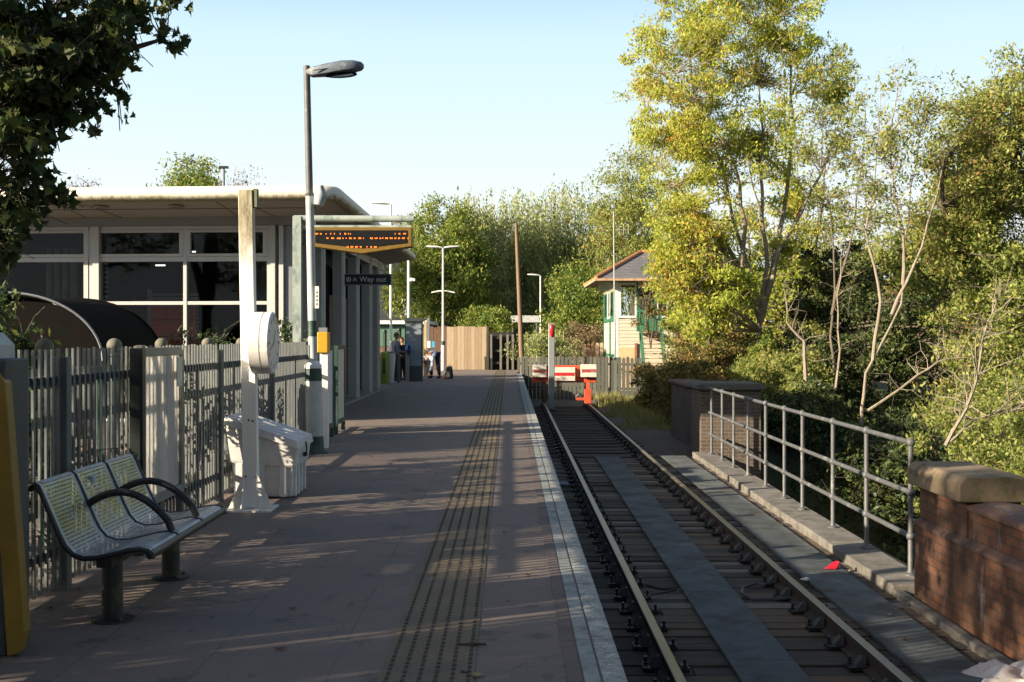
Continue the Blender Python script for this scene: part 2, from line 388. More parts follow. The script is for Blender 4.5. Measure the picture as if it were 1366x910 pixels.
while y < 42.6:
    mb = MB(); xm = rx(1.9, y); mb.box(xm-1.3, xm+1.3, y-.13, y+.13, -1.2, -.985+random.uniform(-.01,.012))
    mb.build('sleeper', m_sleep, track, bevel=.012)
    for x0 in (1.15, 2.665):
        c = MB(); xx = rx(x0, y); c.box(xx-.16, xx+.16, y-.08, y+.08, -.99, -.955)
        for s_ in (-1, 1): c.box(xx+s_*.075-.03, xx+s_*.075+.03, y-.05, y+.05, -.96, -.87)
        c.build('chair', [m_chair, m_boltc], track)
    y += .76
# the two timbers lying across under the buffer stop show pale
# bridge deck
deck = thing('bridge_deck', 'timber bridge deck with grey walkway boards beside the platform', 'bridge deck', (2.3, 10, -.96)); deck['kind'] = 'structure'; del deck['category']
pl = MB(); y = 4.2; mi = 0
m_pl = [M('deck plank dark', (.055,.043,.034), .9, var=.5, scale=2.5, stretch=(.6,12,6), dirt=(.12,.10,.08), dirt_amt=.3),
        M('deck plank grey', (.21,.18,.145), .9, var=.5, scale=2.5, stretch=(.6,12,6), dirt=(.05,.043,.038), dirt_amt=.5),
        M('deck plank brown', (.13,.088,.055), .9, var=.5, scale=2.5, stretch=(.6,12,6), dirt=(.04,.033,.028), dirt_amt=.45)]
while y < 24.45:
    L = random.choice((.20, .23, .25, .28))
    pl.mi = random.choice((0,0,0,1,2,2)); dz = random.uniform(-.018, .004)
    if random.random() < .3:            # a short plank beside a longer one
        xm = random.choice((1.35, 2.0, 2.9))
        pl.box(.55, xm, y, y+L-.02, -1.08, -.957+dz); pl.mi = random.choice((0,1,2)); pl.box(xm+.015, 3.69+.009*(y-13), y, y+L-.02, -1.08, -.957+random.uniform(-.018,.004))
    else: pl.box(.55, 3.69+.009*(y-13), y, y+L-.02, -1.08, -.957+dz)
    y += L
pl.build('planks', m_pl, deck)
m_gboard = M('grey green grit walkway', (.098,.118,.124), .85, var=.4, scale=1.7, fine=180, dirt=(.045,.043,.038), dirt_amt=.75, dirt_scale=2.2, bmp=.4)
gb = MB(); y = 4.2
while y < 24.2:
    L = 2.4; y1 = min(y+L-.008, 24.3); a = rx(1.64, y)+.004*(y-8); bb = rx(1.64, y1)+.004*(y1-8)
    gb.hexa([(a,y,-.95),(a+.49,y,-.95),(bb+.49,y1,-.95),(bb,y1,-.95)], [(a,y,-.925),(a+.49,y,-.925),(bb+.49,y1,-.925),(bb,y1,-.925)]); y += L
gb.build('centre_board', m_gboard, deck)
gb = MB(); y = 4.2
while y < 24.2:
    L = 2.4; y1 = min(y+L-.008, 24.4); a = 2.96+.009*(y-10); bb = 2.96+.009*(y1-10)
    gb.hexa([(a,y,-.95),(a+.50,y,-.95),(bb+.50,y1,-.95),(bb,y1,-.95)], [(a,y,-.922),(a+.50,y,-.922),(bb+.50,y1,-.922),(bb,y1,-.922)]); y += L
gb.build('side_board', m_gboard, deck)
m_kerb = M('weathered stone kerb', (.165,.155,.14), .92, var=.4, scale=3, dirt=(.075,.068,.06), dirt_amt=.75, dirt_scale=5, bmp=.4)
kb = MB(); y = 4.2
def kx(Y): return 3.665+.0085*(Y-13.4)     # inner line of the kerb
while y < 24.4:
    L = random.choice((.9, 1.2, 1.5)); y1 = min(y+L-.01, 24.6); h = random.uniform(-.008,.008)
    hh = -.865 if y > 11.3 else -.90
    wd = .10 if y < 11.3 else .46
    kb.hexa([(kx(y),y,-1.1),(kx(y)+wd,y,-1.1),(kx(y1)+wd,y1,-1.1),(kx(y1),y1,-1.1)], [(kx(y),y,hh+h),(kx(y)+wd,y,hh+h),(kx(y1)+wd,y1,hh+h),(kx(y1),y1,hh+h)]); y += L
kb.build('kerb', m_kerb, deck, bevel=.015)
gd = MB().box(4.12, 4.19, 11.5, 24.6, -1.9, -.90).box(.5, 4.15, 23.9, 24.5, -5.6, -1.09)
gd.build('edge_girder', m_rust, deck)

# ------------------------------------------------------------------ handrail on the bridge
hr = thing('handrail', 'galvanised three rail handrail on the stone kerb of the bridge', 'handrail', (3.98, 13.4, -.87))
px_posts = [949.4, 963.6, 979, 998, 1021.7, 1046.7, 1070.8, 1111.5, 1156.3, 1215.4]
py_ = [3.885*1600/(p-692) for p in px_posts]
hpts = [(X(p, y), y) for p, y in zip(px_posts, py_)]
for i, (x, y) in enumerate(hpts):
    mb = MB(); mb.lathe((x, y, -.868), [(.065,0),(.065,.018),(.035,.03),(.026,.05),(.026,1.31),(.034,1.315),(.034,1.345),(.02,1.36)], 12)
    for z in (-.48, -.045, .45): mb.ball((x, y, z), .045, 12, 8)
    mb.build('post', m_galv, hr, smooth=True)
(xa, ya), (xb, yb) = hpts[-1], hpts[0]
for z in (-.48, -.045, .45):
    ex = .30 if z < .4 else .30
    dx = (xb-xa)/(yb-ya)
    mb = MB().tube([(xa, ya, z), ((xa+xb)/2, (ya+yb)/2, z-.004), (xb+dx*ex, yb+ex, z)], .0265, 12)
    mb.build('rail', m_galv, hr, smooth=True)

# ------------------------------------------------------------------ near parapet wall with pier
m_rbrick = brick_mat('orange red stained brick', (.24,.095,.048), (.12,.058,.038), (.075,.062,.048), ms=.009, stain=(.048,.040,.024), stain_amt=.95, white=.45)
m_bullnose = brick_mat('dark bullnose brick', (.12,.07,.055), (.16,.08,.06), (.12,.10,.09), stain=(.05,.05,.035), stain_amt=.6, white=.4)
m_cap = M('mossy sandstone', (.24,.18,.12), .9, var=.45, scale=5, dirt=(.08,.075,.035), dirt_amt=.6, dirt_scale=5, fine=70, bmp=.4)
pp = thing('brick_parapet', 'near orange brick parapet with mossy stone capped pier at the handrail end', 'brick parapet', (3.95, 9, -1))
w_ = MB().box(3.775, 4.30, 3.0, 11.15, -5.0, -.245); w_.build('wall', m_rbrick, pp)
w_ = MB().box(3.83, 4.25, 3.0, 9.98, -.185, .05); w_.build('wall', m_rbrick, pp)
w_ = MB().prism([(3.755,-.245),(3.775,-.247),(4.30,-.247),(4.32,-.245),(4.32,-.20),(4.25,-.183),(3.83,-.183),(3.755,-.215)], 'y', 3.0, 11.17); w_.build('string_course', m_bullnose, pp, bevel=.008)
w_ = MB().prism([(3.80,.052),(4.28,.052),(4.28,.10),(4.04,.14),(3.80,.10)], 'y', 3.0, 9.97); w_.build('coping', m_bullnose, pp, bevel=.01)
w_ = MB().box(3.815, 4.27, 9.985, 11.12, -.181, .12); w_.build('pier', m_rbrick, pp)
cp = MB().prism([(3.72,.125),(4.36,.125),(4.36,.29),(4.28,.335),(3.78,.335),(3.72,.28)], 'y', 9.90, 11.2); cp.build('capstone', m_cap, pp, bevel=.014)

# far abutment
m_dbrick = brick_mat('dark blue brown brick', (.075,.058,.048), (.11,.082,.062), (.20,.17,.13), stain=(.03,.028,.026), stain_amt=.25)
m_dbrick2 = brick_mat('sooty whitened brick', (.06,.045,.04), (.08,.055,.045), (.05,.045,.04), stain=(.02,.02,.02), stain_amt=.6, white=.5)
ab = thing('brick_pier', 'dark brick bridge pier with stone cap at the far end of the handrail', 'brick pier', (4.5, 25, -1))
MB().box(3.95, 5.18, 24.65, 25.9, -5.5, .40).build('wall', m_dbrick, ab)
MB().box(3.97, 4.5, 25.9, 29.3, -1.8, .38).build('wing_wall', m_dbrick2, ab)
MB().prism([(3.88,.402),(5.25,.402),(5.25,.50),(5.15,.54),(3.98,.54),(3.88,.50)], 'y', 24.55, 26.0).build('capstone', M('sooty stone', (.10,.095,.085), .9, dirt=(.05,.05,.045)), ab, bevel=.02)
MB().prism([(3.9,.382),(4.57,.382),(4.57,.46),(3.9,.46)], 'y', 26.0, 29.35).build('coping', m_bullnose, ab, bevel=.02)

# ------------------------------------------------------------------ station building
ang = R(4.5)
C0 = Vector((-3.78, 21.0, 0))
fm = Matrix.Translation(C0) @ Matrix(((-math.cos(ang), -math.sin(ang), 0, 0), (math.sin(ang), -math.cos(ang), 0, 0), (0,0,1,0), (0,0,0,1)))
# local frame of the front: u to the left along the front, v towards the camera, z up
bd = thing('station_building', 'low station building with white rounded eaves and glazed front left of the platform', 'station building', (-6, 26, 0))
m_frame = M('grey white aluminium frame', (.46,.46,.45), .45, var=.06, metal=0, dirt=(.4,.4,.38), dirt_amt=.15)
m_frameD = M('grey aluminium', (.20,.22,.24), .45, var=.1, metal=.2)
m_frameS = M('pale grey column paint', (.34,.35,.34), .5, var=.1)
m_slate = M('dark slate cladding', (.035,.045,.055), .5, var=.2)
m_glass = glass_mat('window glass', (.80,.83,.83))
m_soffit = M('cream soffit panel', (.36,.33,.28), .7, var=.06, scale=1)
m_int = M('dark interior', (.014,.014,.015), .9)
m_intred = brick_mat('red interior tiles', (.62,.10,.035), (.52,.08,.03), (.08,.03,.02), sx=.6, sz=.3, ms=.012, stain_amt=0)
m_intgrey = M('grey interior shutter', (.22,.24,.24), .6)
# floor and back walls of the hall
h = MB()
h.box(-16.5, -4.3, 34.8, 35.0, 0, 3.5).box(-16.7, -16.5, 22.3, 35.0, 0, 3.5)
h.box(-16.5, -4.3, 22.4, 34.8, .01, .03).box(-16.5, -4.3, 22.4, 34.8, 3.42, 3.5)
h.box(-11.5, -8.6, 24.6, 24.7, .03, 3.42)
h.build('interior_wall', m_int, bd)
h = MB(); h.xf = fm; h.box(1.95, 2.75, -.6, -.5, .03, 2.04); h.build('interior_tiles', m_intred, bd)
h = MB(); h.xf = fm
for k in range(14): h.box(2.25, 3.15, -1.62, -1.6, 1.3+k*.075, 1.345+k*.075)
for k in range(14): h.box(4.0, 4.5, -1.6, -1.58, 1.7+k*.09, 1.75+k*.09)
h.box(3.15, 3.22, -1.62, -1.55, .5, 2.4)
for k in range(4): h.box(4.7+k*.16, 4.8+k*.16, -1.8, -1.7, 1.0, 3.2)
h.build('louvre_shutter', m_intgrey, bd)
h = MB(); h.xf = fm
for (u, z_, l_) in ((2.4, 3.12, .16), (1.75, 3.02, .15), (.45, 3.18, .2), (4.1, 3.05, .2), (3.0, 2.86, .18)):
    h.box(u, u+l_, -1.9, -1.86, z_, z_+.02)
h.build('ceiling_light', emit('strip lamp', (1, .95, .85), 1.6), bd)
# front frames: bays between u values
us = [0.42, 1.92, 3.62, 5.35, 7.0, 8.7, 10.4]
rows = [(.05, 1.1), (1.16, 2.06), (2.12, 2.82), (2.90, 3.38)]
for i in range(len(us)-1):
    u0, u1 = us[i], us[i+1]
    fr = MB(); fr.xf = fm
    wl = .035 if i not in (1, 2) else .05
    for (z0, z1) in ((.0,.05), (1.1,1.16), (2.06,2.12), (2.82,2.90), (3.38,3.44)): fr.box(u0+.03, u1-.03, -.06, .04, z0, z1)
    fr.box(u0-.03, u0+.03, -.08, .05, 0, 3.44)
    # heavy opening casement on top
    for a_, b_ in ((u0+.032, u0+.10), (u1-.10, u1-.032)): fr.box(a_, b_, -.04, .055, 2.905, 3.375)
    fr.box(u0+.10, u1-.10, -.04, .055, 2.905, 2.955); fr.box(u0+.10, u1-.10, -.04, .055, 3.33, 3.375)
    wdw = fr.build('window', m_frame, bd)
    gl = MB(); gl.xf = fm
    gl.box(u0+.03, u1-.03, -.02, -.012, .05, 2.82); gl.box(u0+.1, u1-.1, -.02, -.012, 2.955, 3.33)
    gl.build('pane', m_glass, wdw)
cpn = MB(); cpn.xf = fm
for q in ((3.46,3.57,.10),(3.67,3.75,.06),(.30,.38,.08),(.16,.24,.05)):
    cpn = MB(); cpn.xf = fm; cpn.box(q[0], q[1], -.1, q[2], 0, 3.44); cpn.build('mullion', m_frame, bd)
cpn = MB(); cpn.xf = fm; cpn.box(-.02, .16, -.2, .0, 0, 3.44); cpn.build('corner_post', m_frameD, bd)
ln = MB(); ln.xf = fm; ln.box(-.25, 13, -.12, .03, 3.445, 3.60); ln.build('lintel', M('grey lintel', (.24,.24,.23), .6, var=.06), bd)
# side along the platform: recessed wall and columns
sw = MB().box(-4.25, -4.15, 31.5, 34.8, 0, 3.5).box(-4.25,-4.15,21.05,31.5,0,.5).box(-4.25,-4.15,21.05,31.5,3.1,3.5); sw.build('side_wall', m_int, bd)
m_sbrick = brick_mat('brown side brick', (.22,.09,.055), (.17,.07,.045), (.2,.16,.13), stain_amt=.1)
ys_col = [23.45, 26.3, 28.8, 31.5, 33.4]
for y in ys_col:
    MB().box(-4.14, -4.08, y+.9, y+1.4, 0, 2.45).build('brick_panel', m_sbrick, bd)
    cw = MB(); cw.box(-4.10, -4.05, y+.12, y+.8, .5, 3.1); cw.build('side_window', glass_mat('dark side glass', (.25,.28,.28)), bd)
    MB().box(-4.149, -4.12, y+1.9, y+2.3, .1, 3.1).build('side_panel', m_slate, bd)
for y in [21.9]+ys_col:
    MB().prism([(-3.86,y-.06),(-3.66,y-.06),(-3.60,y),(-3.60,y+.10),(-3.66,y+.16),(-3.86,y+.16)], 'z', 0, 3.56).build('column', m_frameS, bd)
MB().box(-4.3, -3.86, 33.8, 35.0, 0, 3.55).build('end_wall', m_slate, bd)
MB().box(-4.1, -3.55, 21.2, 34.9, -.04, .035).build('plinth', m_conc, bd)
# roof
m_roofw, nt, b = _bsdf('white eaves with algae streaks')
t = nt.nodes.new('ShaderNodeTexCoord'); s = nt.nodes.new('ShaderNodeSeparateXYZ'); nt.links.new(t.outputs['Object'], s.inputs[0])
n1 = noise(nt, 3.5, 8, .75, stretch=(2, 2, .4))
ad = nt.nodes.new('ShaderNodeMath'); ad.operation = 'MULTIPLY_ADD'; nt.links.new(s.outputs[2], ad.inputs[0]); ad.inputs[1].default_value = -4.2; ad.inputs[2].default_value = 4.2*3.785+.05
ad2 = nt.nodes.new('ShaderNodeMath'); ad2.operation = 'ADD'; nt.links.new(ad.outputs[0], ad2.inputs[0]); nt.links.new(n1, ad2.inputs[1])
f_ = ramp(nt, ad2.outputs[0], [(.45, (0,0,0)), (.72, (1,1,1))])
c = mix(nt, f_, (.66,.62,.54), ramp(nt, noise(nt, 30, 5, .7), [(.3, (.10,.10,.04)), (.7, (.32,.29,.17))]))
nt.links.new(c, b.inputs['Base Color']); b.inputs['Roughness'].default_value = .55
ov = 1.45
e0 = fm @ Vector((-.9, ov, 0)); e0.x = -2.86
eL = fm @ Vector((13.5, ov, 0)); e0.y = (fm @ Vector((0, ov, 0))).y - .07
rad = .125; zc = 3.835
path = [Vector((eL.x, eL.y, zc)), Vector((e0.x-.28, e0.y+.02, zc))]
for k in range(1, 7):
    a_ = k/7*math.pi/2; path.append(Vector((e0.x-.28+.28*math.sin(a_), e0.y+.02+.28*(1-math.cos(a_)), zc)))
path += [Vector((e0.x, e0.y+.3, zc)), Vector((e0.x, 35.2, zc))]
MB().tube(path, rad, 16).build('eaves_roll', m_roofw, bd, smooth=True)
rf = MB(); rf.prism([(eL.x, eL.y), (e0.x-.1, e0.y+.02), (e0.x, e0.y+.2), (e0.x, 35.2), (eL.x, 35.2)], 'z', 3.80, 3.935); rf.build('roof', m_roofw, bd)
sf = MB(); fin = fm @ Vector((13.5, .03, 0)); fi0 = fm @ Vector((-.27, .03, 0))
sf.add([(eL.x, eL.y, 3.74), (e0.x, e0.y, 3.74), (fi0.x, fi0.y, 3.60), (fin.x, fin.y, 3.60), (eL.x, eL.y, 3.79), (e0.x, e0.y, 3.79), (fi0.x, fi0.y, 3.70), (fin.x, fin.y, 3.70)],
       [(0,3,2,1),(4,5,6,7),(0,1,5,4),(2,3,7,6),(1,2,6,5),(3,0,4,7)])
sf.add([(e0.x, e0.y+.01, 3.74), (e0.x, 35.1, 3.74), (-3.62, 35.1, 3.585), (fi0.x, fi0.y, 3.60), (e0.x, e0.y+.01, 3.79), (e0.x, 35.1, 3.79), (-3.62, 35.1, 3.70), (fi0.x, fi0.y, 3.70)],
       [(0,3,2,1),(4,5,6,7),(0,1,5,4),(1,2,6,5),(2,3,7,6),(3,0,4,7)])
sf.build('soffit', m_soffit, bd)
jt = MB()
for u in (.55, .95, 3.3, 3.7, 6.2, 6.6):
    a_ = fm @ Vector((u, ov-.05, 0)); b_ = fm @ Vector((u-.25 if u in (.55, 3.3, 6.2) else u, .06, 0))
    jt.tube([(a_.x, a_.y, 3.735), (b_.x, b_.y, 3.60)], .006, 4)
a_ = fm @ Vector((13, .75, 0)); b_ = fm @ Vector((-.6, .75, 0)); jt.tube([(a_.x, a_.y, 3.669), (b_.x, b_.y, 3.669)], .006, 4)
jt.build('soffit_joint', m_int, bd)
for u in (1.72, 3.02, 4.4):
    p = fm @ Vector((u, 1.0, 0)); mb = MB()
    mb.lathe((p.x, p.y, 3.66), [(.13,0),(.13,.03),(.10,.03),(.10,.035)], 24); mb.build('downlight', m_soffit, bd)
    mb = MB().lathe((p.x, p.y, 3.655), [(.095,0),(.095,.006)], 24); mb.build('downlight_lens', m_frameD, bd)
MB().box(-3.85, -3.63, 21.2, 34.9, 3.40, 3.58).build('side_beam', m_frameS, bd)

# dark cycle shelter behind the fence
m_perspex = M('smoky brown plastic sheet', (.006,.005,.0045), .8, var=.2, spec=.06)
shl = thing('cycle_shelter', 'dark smoked plastic arched shelter roof behind the left fence', 'cycle shelter', (-7, 16.5, 0))
def arc(x0, x1, z0, z1, n=14):
    # quarter-ish arch rising to the left
    out = []
    for i in range(n+1):
        a_ = R(90)*i/n; out.append((x1-(x1-x0)*(1-math.cos(a_)) if False else x0+(x1-x0)*math.cos(R(90)-a_)**1.0 if False else x0+(x1-x0)*math.sin(a_), z0+(z1-z0)*math.cos(a_)))
    return out
ar = arc(-5.85, -4.72, 1.2, 2.0)
ar2 = [( -5.85-(p[0]+5.85), p[1]) for p in ar[::-1]][:-1]+ar
sh = MB()
for i in range(len(ar2)-1):
    (xa_, za_), (xb_, zb_) = ar2[i], ar2[i+1]
    sh.hexa([(xa_,13.95,za_-.012),(xb_,13.95,zb_-.012),(xb_,16.3,zb_-.012),(xa_,16.3,za_-.012)], [(xa_,13.95,za_),(xb_,13.95,zb_),(xb_,16.3,zb_),(xa_,16.3,za_)])
sh.build('roof_sheet', m_perspex, shl, smooth=True)
for y in (13.95, 16.3):
    MB().tube([(x, y, z+.012) for x, z in ar2], .014, 6).build('rib', m_frameD if y < 14 else m_perspex, shl)
for x in (-4.73, -6.97):
    for y in (13.95, 16.3): MB().tube([(x, y, 0), (x, y, 1.22)], .03, 8).build('leg', m_green, shl)
MB().prism([(-6.9,.3),(-4.8,.3)]+[(p[0]*.995-.03, p[1]-.03) for p in ar2[::-1]], 'y', 14.05, 14.07).build('end_panel', m_perspex, shl)

# ------------------------------------------------------------------ left palisade fence
m_pale = M('dull grey painted steel', (.115,.13,.135), .6, var=.2, scale=5, dirt=(.17,.19,.17), dirt_amt=.35)
m_fpost = M('grey green fence post', (.10,.12,.12), .6, var=.15)
fn = thing('palisade_fence', 'grey steel palisade fence along the back of the platform', 'fence', (-2.65, 8, 0))
fposts = [3.3, 5.2, 7.1, 9.9-.9, 10.9, 13.3, 15.7]
for i, y in enumerate(fposts):
    MB().box(-2.70, -2.60, y-.04, y+.04, -.05, 1.38).build('post', m_fpost, fn, bevel=.004)
for i in range(len(fposts)-1):
    y0, y1 = fposts[i]+.04, fposts[i+1]-.04
    pl = MB(); y = y0+.05
    while y < y1-.02:
        hgt = 1.43+random.uniform(-.006,.006); l = random.uniform(-.004,.004)
        pl.hexa([(-2.650,y-.013,.04),(-2.636,y-.015,.04),(-2.636,y+.015,.04),(-2.650,y+.013,.04)], [(-2.650,y-.013+l,hgt),(-2.636,y-.015+l,hgt),(-2.636,y+.015+l,hgt),(-2.650,y+.013+l,hgt)])
        y += .092
    pl.build('pales', m_pale, fn)
    for z_ in (1.22, .22): MB().box(-2.69, -2.654, y0, y1, z_, z_+.05).build('rail', m_pale, fn)
# wrinkled poster case
def translucent_board(name, c):
    m, nt, b = _bsdf(name)
    f_ = ramp(nt, noise(nt, 2.5, 6, .6, stretch=(3,3,.5)), [(.35, tuple(x*.72 for x in c)), (.7, c)])
    nt.links.new(f_, b.inputs['Base Color']); b.inputs['Roughness'].default_value = .3
    tr = nt.nodes.new('ShaderNodeBsdfTranslucent'); nt.links.new(f_, tr.inputs[0])
    ms = nt.nodes.new('ShaderNodeMixShader'); ms.inputs[0].default_value = .6
    nt.links.new(b.outputs[0], ms.inputs[1]); nt.links.new(tr.outputs[0], ms.inputs[2]); nt.links.new(ms.outputs[0], nt.nodes['Material Output'].inputs[0])
    bump(nt, b, noise(nt, 5, 3, .5, stretch=(1,1,.3)), .5, .03)
    return m
m_blank = translucent_board('clouded plastic poster cover', (.85,.84,.81))
pb = thing('poster_case', 'empty clouded poster case standing against the fence behind the bench', 'poster case', (-2.53, 8.8, 0))
MB().box(-2.560, -2.552, 8.34, 9.27, .36, 1.36).build('panel', m_blank, pb)
fr = MB()
for y0, y1, z0, z1 in ((8.27,8.34,.3,1.44),(9.27,9.31,.3,1.40),(8.34,9.27,1.36,1.42),(8.34,9.27,.30,.36)): fr.box(-2.575,-2.525,y0,y1,z0,z1)
fr.build('frame', M('weathered case frame', (.24,.23,.19), .6), pb, bevel=.004)
MB().box(-2.59, -2.50, 8.19, 8.26, 0, 1.42).build('post', M('black green post', (.012,.02,.02), .5), pb)
MB().box(-2.59, -2.54, 9.32, 9.37, 0, 1.38).build('post', m_fpost, pb)
MB().box(-2.522, -2.515, 9.10, 9.24, 1.12, 1.345).build('notice', M('curled pale notice', (.6,.58,.45), .8), pb)
# railing with ball finials behind
bf = thing('ball_railing', 'dark railing topped with round ball finials behind the palisade fence', 'railing', (-3.3, 12, 0))
m_stoneball = M('weathered round finial', (.13,.125,.10), .8, var=.4, dirt=(.10,.11,.06), dirt_amt=.4, dirt_scale=12)
for i, px in enumerate((60, 153, 216, 277, 322, 362, 395, 413)):
    Y = 3.25*1600/(679-px)
    o = MB().lathe((X(px,Y), Y, 0), [(.045,0),(.045,1.33),(.055,1.34),(.055,1.36),(.02,1.375)], 12).build('post', m_green, bf)
    MB().ball((X(px,Y), Y, 1.425), .062, 20, 14).build('finial', m_stoneball, o, smooth=True)
for z_ in (1.22, .25): MB().box(-3.27, -3.235, 6, 19.5, z_, z_+.05).build('rail', m_green, bf)
bb = MB(); y = 6.1
while y < 19.4: bb.tube([(-3.25, y, .3), (-3.25, y, 1.22)], .009, 4); y += .26
bb.build('bars', m_green, bf)

# ------------------------------------------------------------------ cabinet with yellow edge, near left
cb = thing('platform_cabinet', 'tall slate blue cabinet with yellow edge at the left of the photo', 'cabinet', (-2.7, 5.9, 0))
MB().box(-2.95, -2.36, 5.62, 5.9, 0, 1.395).build('body', m_darkcab, cb, bevel=.01)
yp = MB(); yp.prism([(-2.345,.005),(-2.29,.02),(-2.262,.12),(-2.35,1.28),(-2.395,1.36),(-2.43,1.40)], 'y', 5.60, 5.68)
yp.build('yellow_edge', m_yellow, cb, bevel=.006)
MB().box(-2.93, -2.42, 5.64, 5.88, 1.396, 1.46).add([(-2.93,5.64,1.46),(-2.42,5.64,1.46),(-2.42,5.88,1.46),(-2.93,5.88,1.46),(-2.88,5.68,1.52),(-2.46,5.68,1.52),(-2.46,5.84,1.52),(-2.88,5.84,1.52)], [(4,5,6,7),(0,1,5,4),(1,2,6,5),(2,3,7,6),(3,0,4,7)]).build('cap', m_lampgrey, cb)
MB().box(-2.93, -2.5, 5.612, 5.619, .1, 1.3).build('door', m_darkcab, cb)

# ------------------------------------------------------------------ bench
m_perf, nt, b = _bsdf('perforated blue grey steel')
uv = nt.nodes.new('ShaderNodeUVMap'); uv.uv_map = 'UVMap'
vo = nt.nodes.new('ShaderNodeVectorMath'); vo.operation = 'FRACTION'; nt.links.new(uv.outputs[0], vo.inputs[0])
di = nt.nodes.new('ShaderNodeVectorMath'); di.operation = 'DISTANCE'; nt.links.new(vo.outputs[0], di.inputs[0]); di.inputs[1].default_value = (.5,.5,0)
lt = nt.nodes.new('ShaderNodeMath'); lt.operation = 'LESS_THAN'; nt.links.new(di.outputs['Value'], lt.inputs[0]); lt.inputs[1].default_value = .30
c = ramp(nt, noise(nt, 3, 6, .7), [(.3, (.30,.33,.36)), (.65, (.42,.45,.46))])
c = mix(nt, ramp(nt, noise(nt, 9, 6, .75), [(.34, (0,0,0)), (.58, (.85,.85,.85))]), c, (.30,.31,.07))  # yellow-green painted into the seat backs for sunlight coming through them
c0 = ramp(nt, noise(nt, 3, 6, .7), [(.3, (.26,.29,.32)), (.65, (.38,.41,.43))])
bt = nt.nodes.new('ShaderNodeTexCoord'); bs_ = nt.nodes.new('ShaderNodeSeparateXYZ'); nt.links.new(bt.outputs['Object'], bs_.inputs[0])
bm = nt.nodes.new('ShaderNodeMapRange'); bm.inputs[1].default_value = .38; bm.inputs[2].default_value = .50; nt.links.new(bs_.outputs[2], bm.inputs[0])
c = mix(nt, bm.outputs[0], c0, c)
nt.links.new(c, b.inputs['Base Color']); b.inputs['Roughness'].default_value = .38; b.inputs['Metallic'].default_value = .35
tr = nt.nodes.new('ShaderNodeBsdfTransparent'); ms = nt.nodes.new('ShaderNodeMixShader')
nt.links.new(lt.outputs[0], ms.inputs[0]); nt.links.new(b.outputs[0], ms.inputs[1]); nt.links.new(tr.outputs[0], ms.inputs[2])
nt.links.new(ms.outputs[0], nt.nodes['Material Output'].inputs[0])
m_steel = M('blue grey steel border', (.36,.39,.42), .4, metal=.35, dirt=(.26,.27,.16), dirt_amt=.2)
bench = thing('bench', 'three seat perforated steel platform bench with black hoop armrests', 'bench', (-2.1, 6.9, 0))
prof = [(-2.475,.715),(-2.462,.742),(-2.440,.748),(-2.422,.735),(-2.405,.70),(-2.375,.63),(-2.345,.56),(-2.315,.49),(-2.285,.43),(-2.245,.385),(-2.19,.365),(-2.12,.368),(-2.04,.385),(-1.96,.405),(-1.90,.412),(-1.86,.404),(-1.835,.385),(-1.835,.365)]
y0b, y1b = 6.17, 7.74; w3 = (y1b-y0b)/3
def shell(ya, yb, mat, nm, perf=True):
    n = len(prof); vs = []; 
    for yy in (ya, yb):
        for p in prof: vs.append((p[0], yy, p[1]))
    me = bpy.data.meshes.new(nm); off = bench.location
    me.from_pydata([tuple(Vector(v)-off) for v in vs], [], [(i, i+1, n+i+1, n+i) for i in range(n-1)])
    ul = me.uv_layers.new(name='UVMap'); ln_ = [0]
    for i in range(n-1): ln_.append(ln_[-1]+math.dist(prof[i], prof[i+1]))
    for poly in me.polygons:
        for li in poly.loop_indices:
            vi = me.loops[li].vertex_index; i = vi % n; yy = ya if vi < n else yb
            ul.data[li].uv = ((yy-ya)/.021, ln_[i]/.021)
    me.materials.append(mat)
    me.polygons.foreach_set('use_smooth', [True]*len(me.polygons))
    o = bpy.data.objects.new(nm, me); col.objects.link(o); o.parent = bench
    return o
for k in range(3):
    a_, b_ = y0b+k*w3+.012, y0b+(k+1)*w3-.012
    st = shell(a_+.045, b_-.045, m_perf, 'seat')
    # plain borders left and right, and roll edges
    bo = MB()
    for (s0, s1) in ((a_, a_+.046), (b_-.046, b_)):
        for i in range(len(prof)-1):
            p, q = prof[i], prof[i+1]
            bo.add([(p[0], s0, p[1]), (q[0], s0, q[1]), (q[0], s1, q[1]), (p[0], s1, p[1])], [(0,1,2,3)])
    for i0, i1 in ((0, 3), (12, 17)):
        for i in range(i0, i1):
            p, q = prof[i], prof[i+1]
            bo.add([(p[0]+.001, a_+.046, p[1]+.002), (q[0]+.001, a_+.046, q[1]+.002), (q[0]+.001, b_-.046, q[1]+.002), (p[0]+.001, b_-.046, p[1]+.002)], [(0,1,2,3)])
    bo.build('seat_border', m_steel, st, smooth=True)
for k in range(4):
    y = y0b+k*w3
    path = [(p[0], y, p[1]) for p in prof]
    MB().tube([(p[0]+.0, y, p[1]-.008) for p in prof], .014, 8).build('frame_tube', m_black, bench, smooth=True)
for y in (y0b+w3, y0b+2*w3):
    pts = []
    for i in range(13):
        t_ = i/12; ax = -2.36+(.50)*t_; az = .555+.10*math.sin(math.pi*min(1, t_*.9)**.85)*.9-(.16*t_**3.0); pts.append((ax, y, az))
    pts[-1] = (-1.88, y, .415)
    MB().tube(pts, .021, 12).build('armrest', m_black, bench, smooth=True)
MB().tube([(-1.845, y0b-.005, .375), (-1.845, y1b+.005, .375)], .022, 12).build('front_bar', m_black, bench, smooth=True)
MB().tube([(-2.455, y0b-.005, .722), (-2.455, y1b+.005, .722)], .020, 12).build('top_bar', m_black, bench, smooth=True)
MB().box(-2.14, -2.06, y0b+.05, y1b-.05, .30, .355).build('beam', m_black, bench)
m_legb = M('black green mossy leg', (.018,.022,.018), .6, dirt=(.10,.11,.03), dirt_amt=.3)
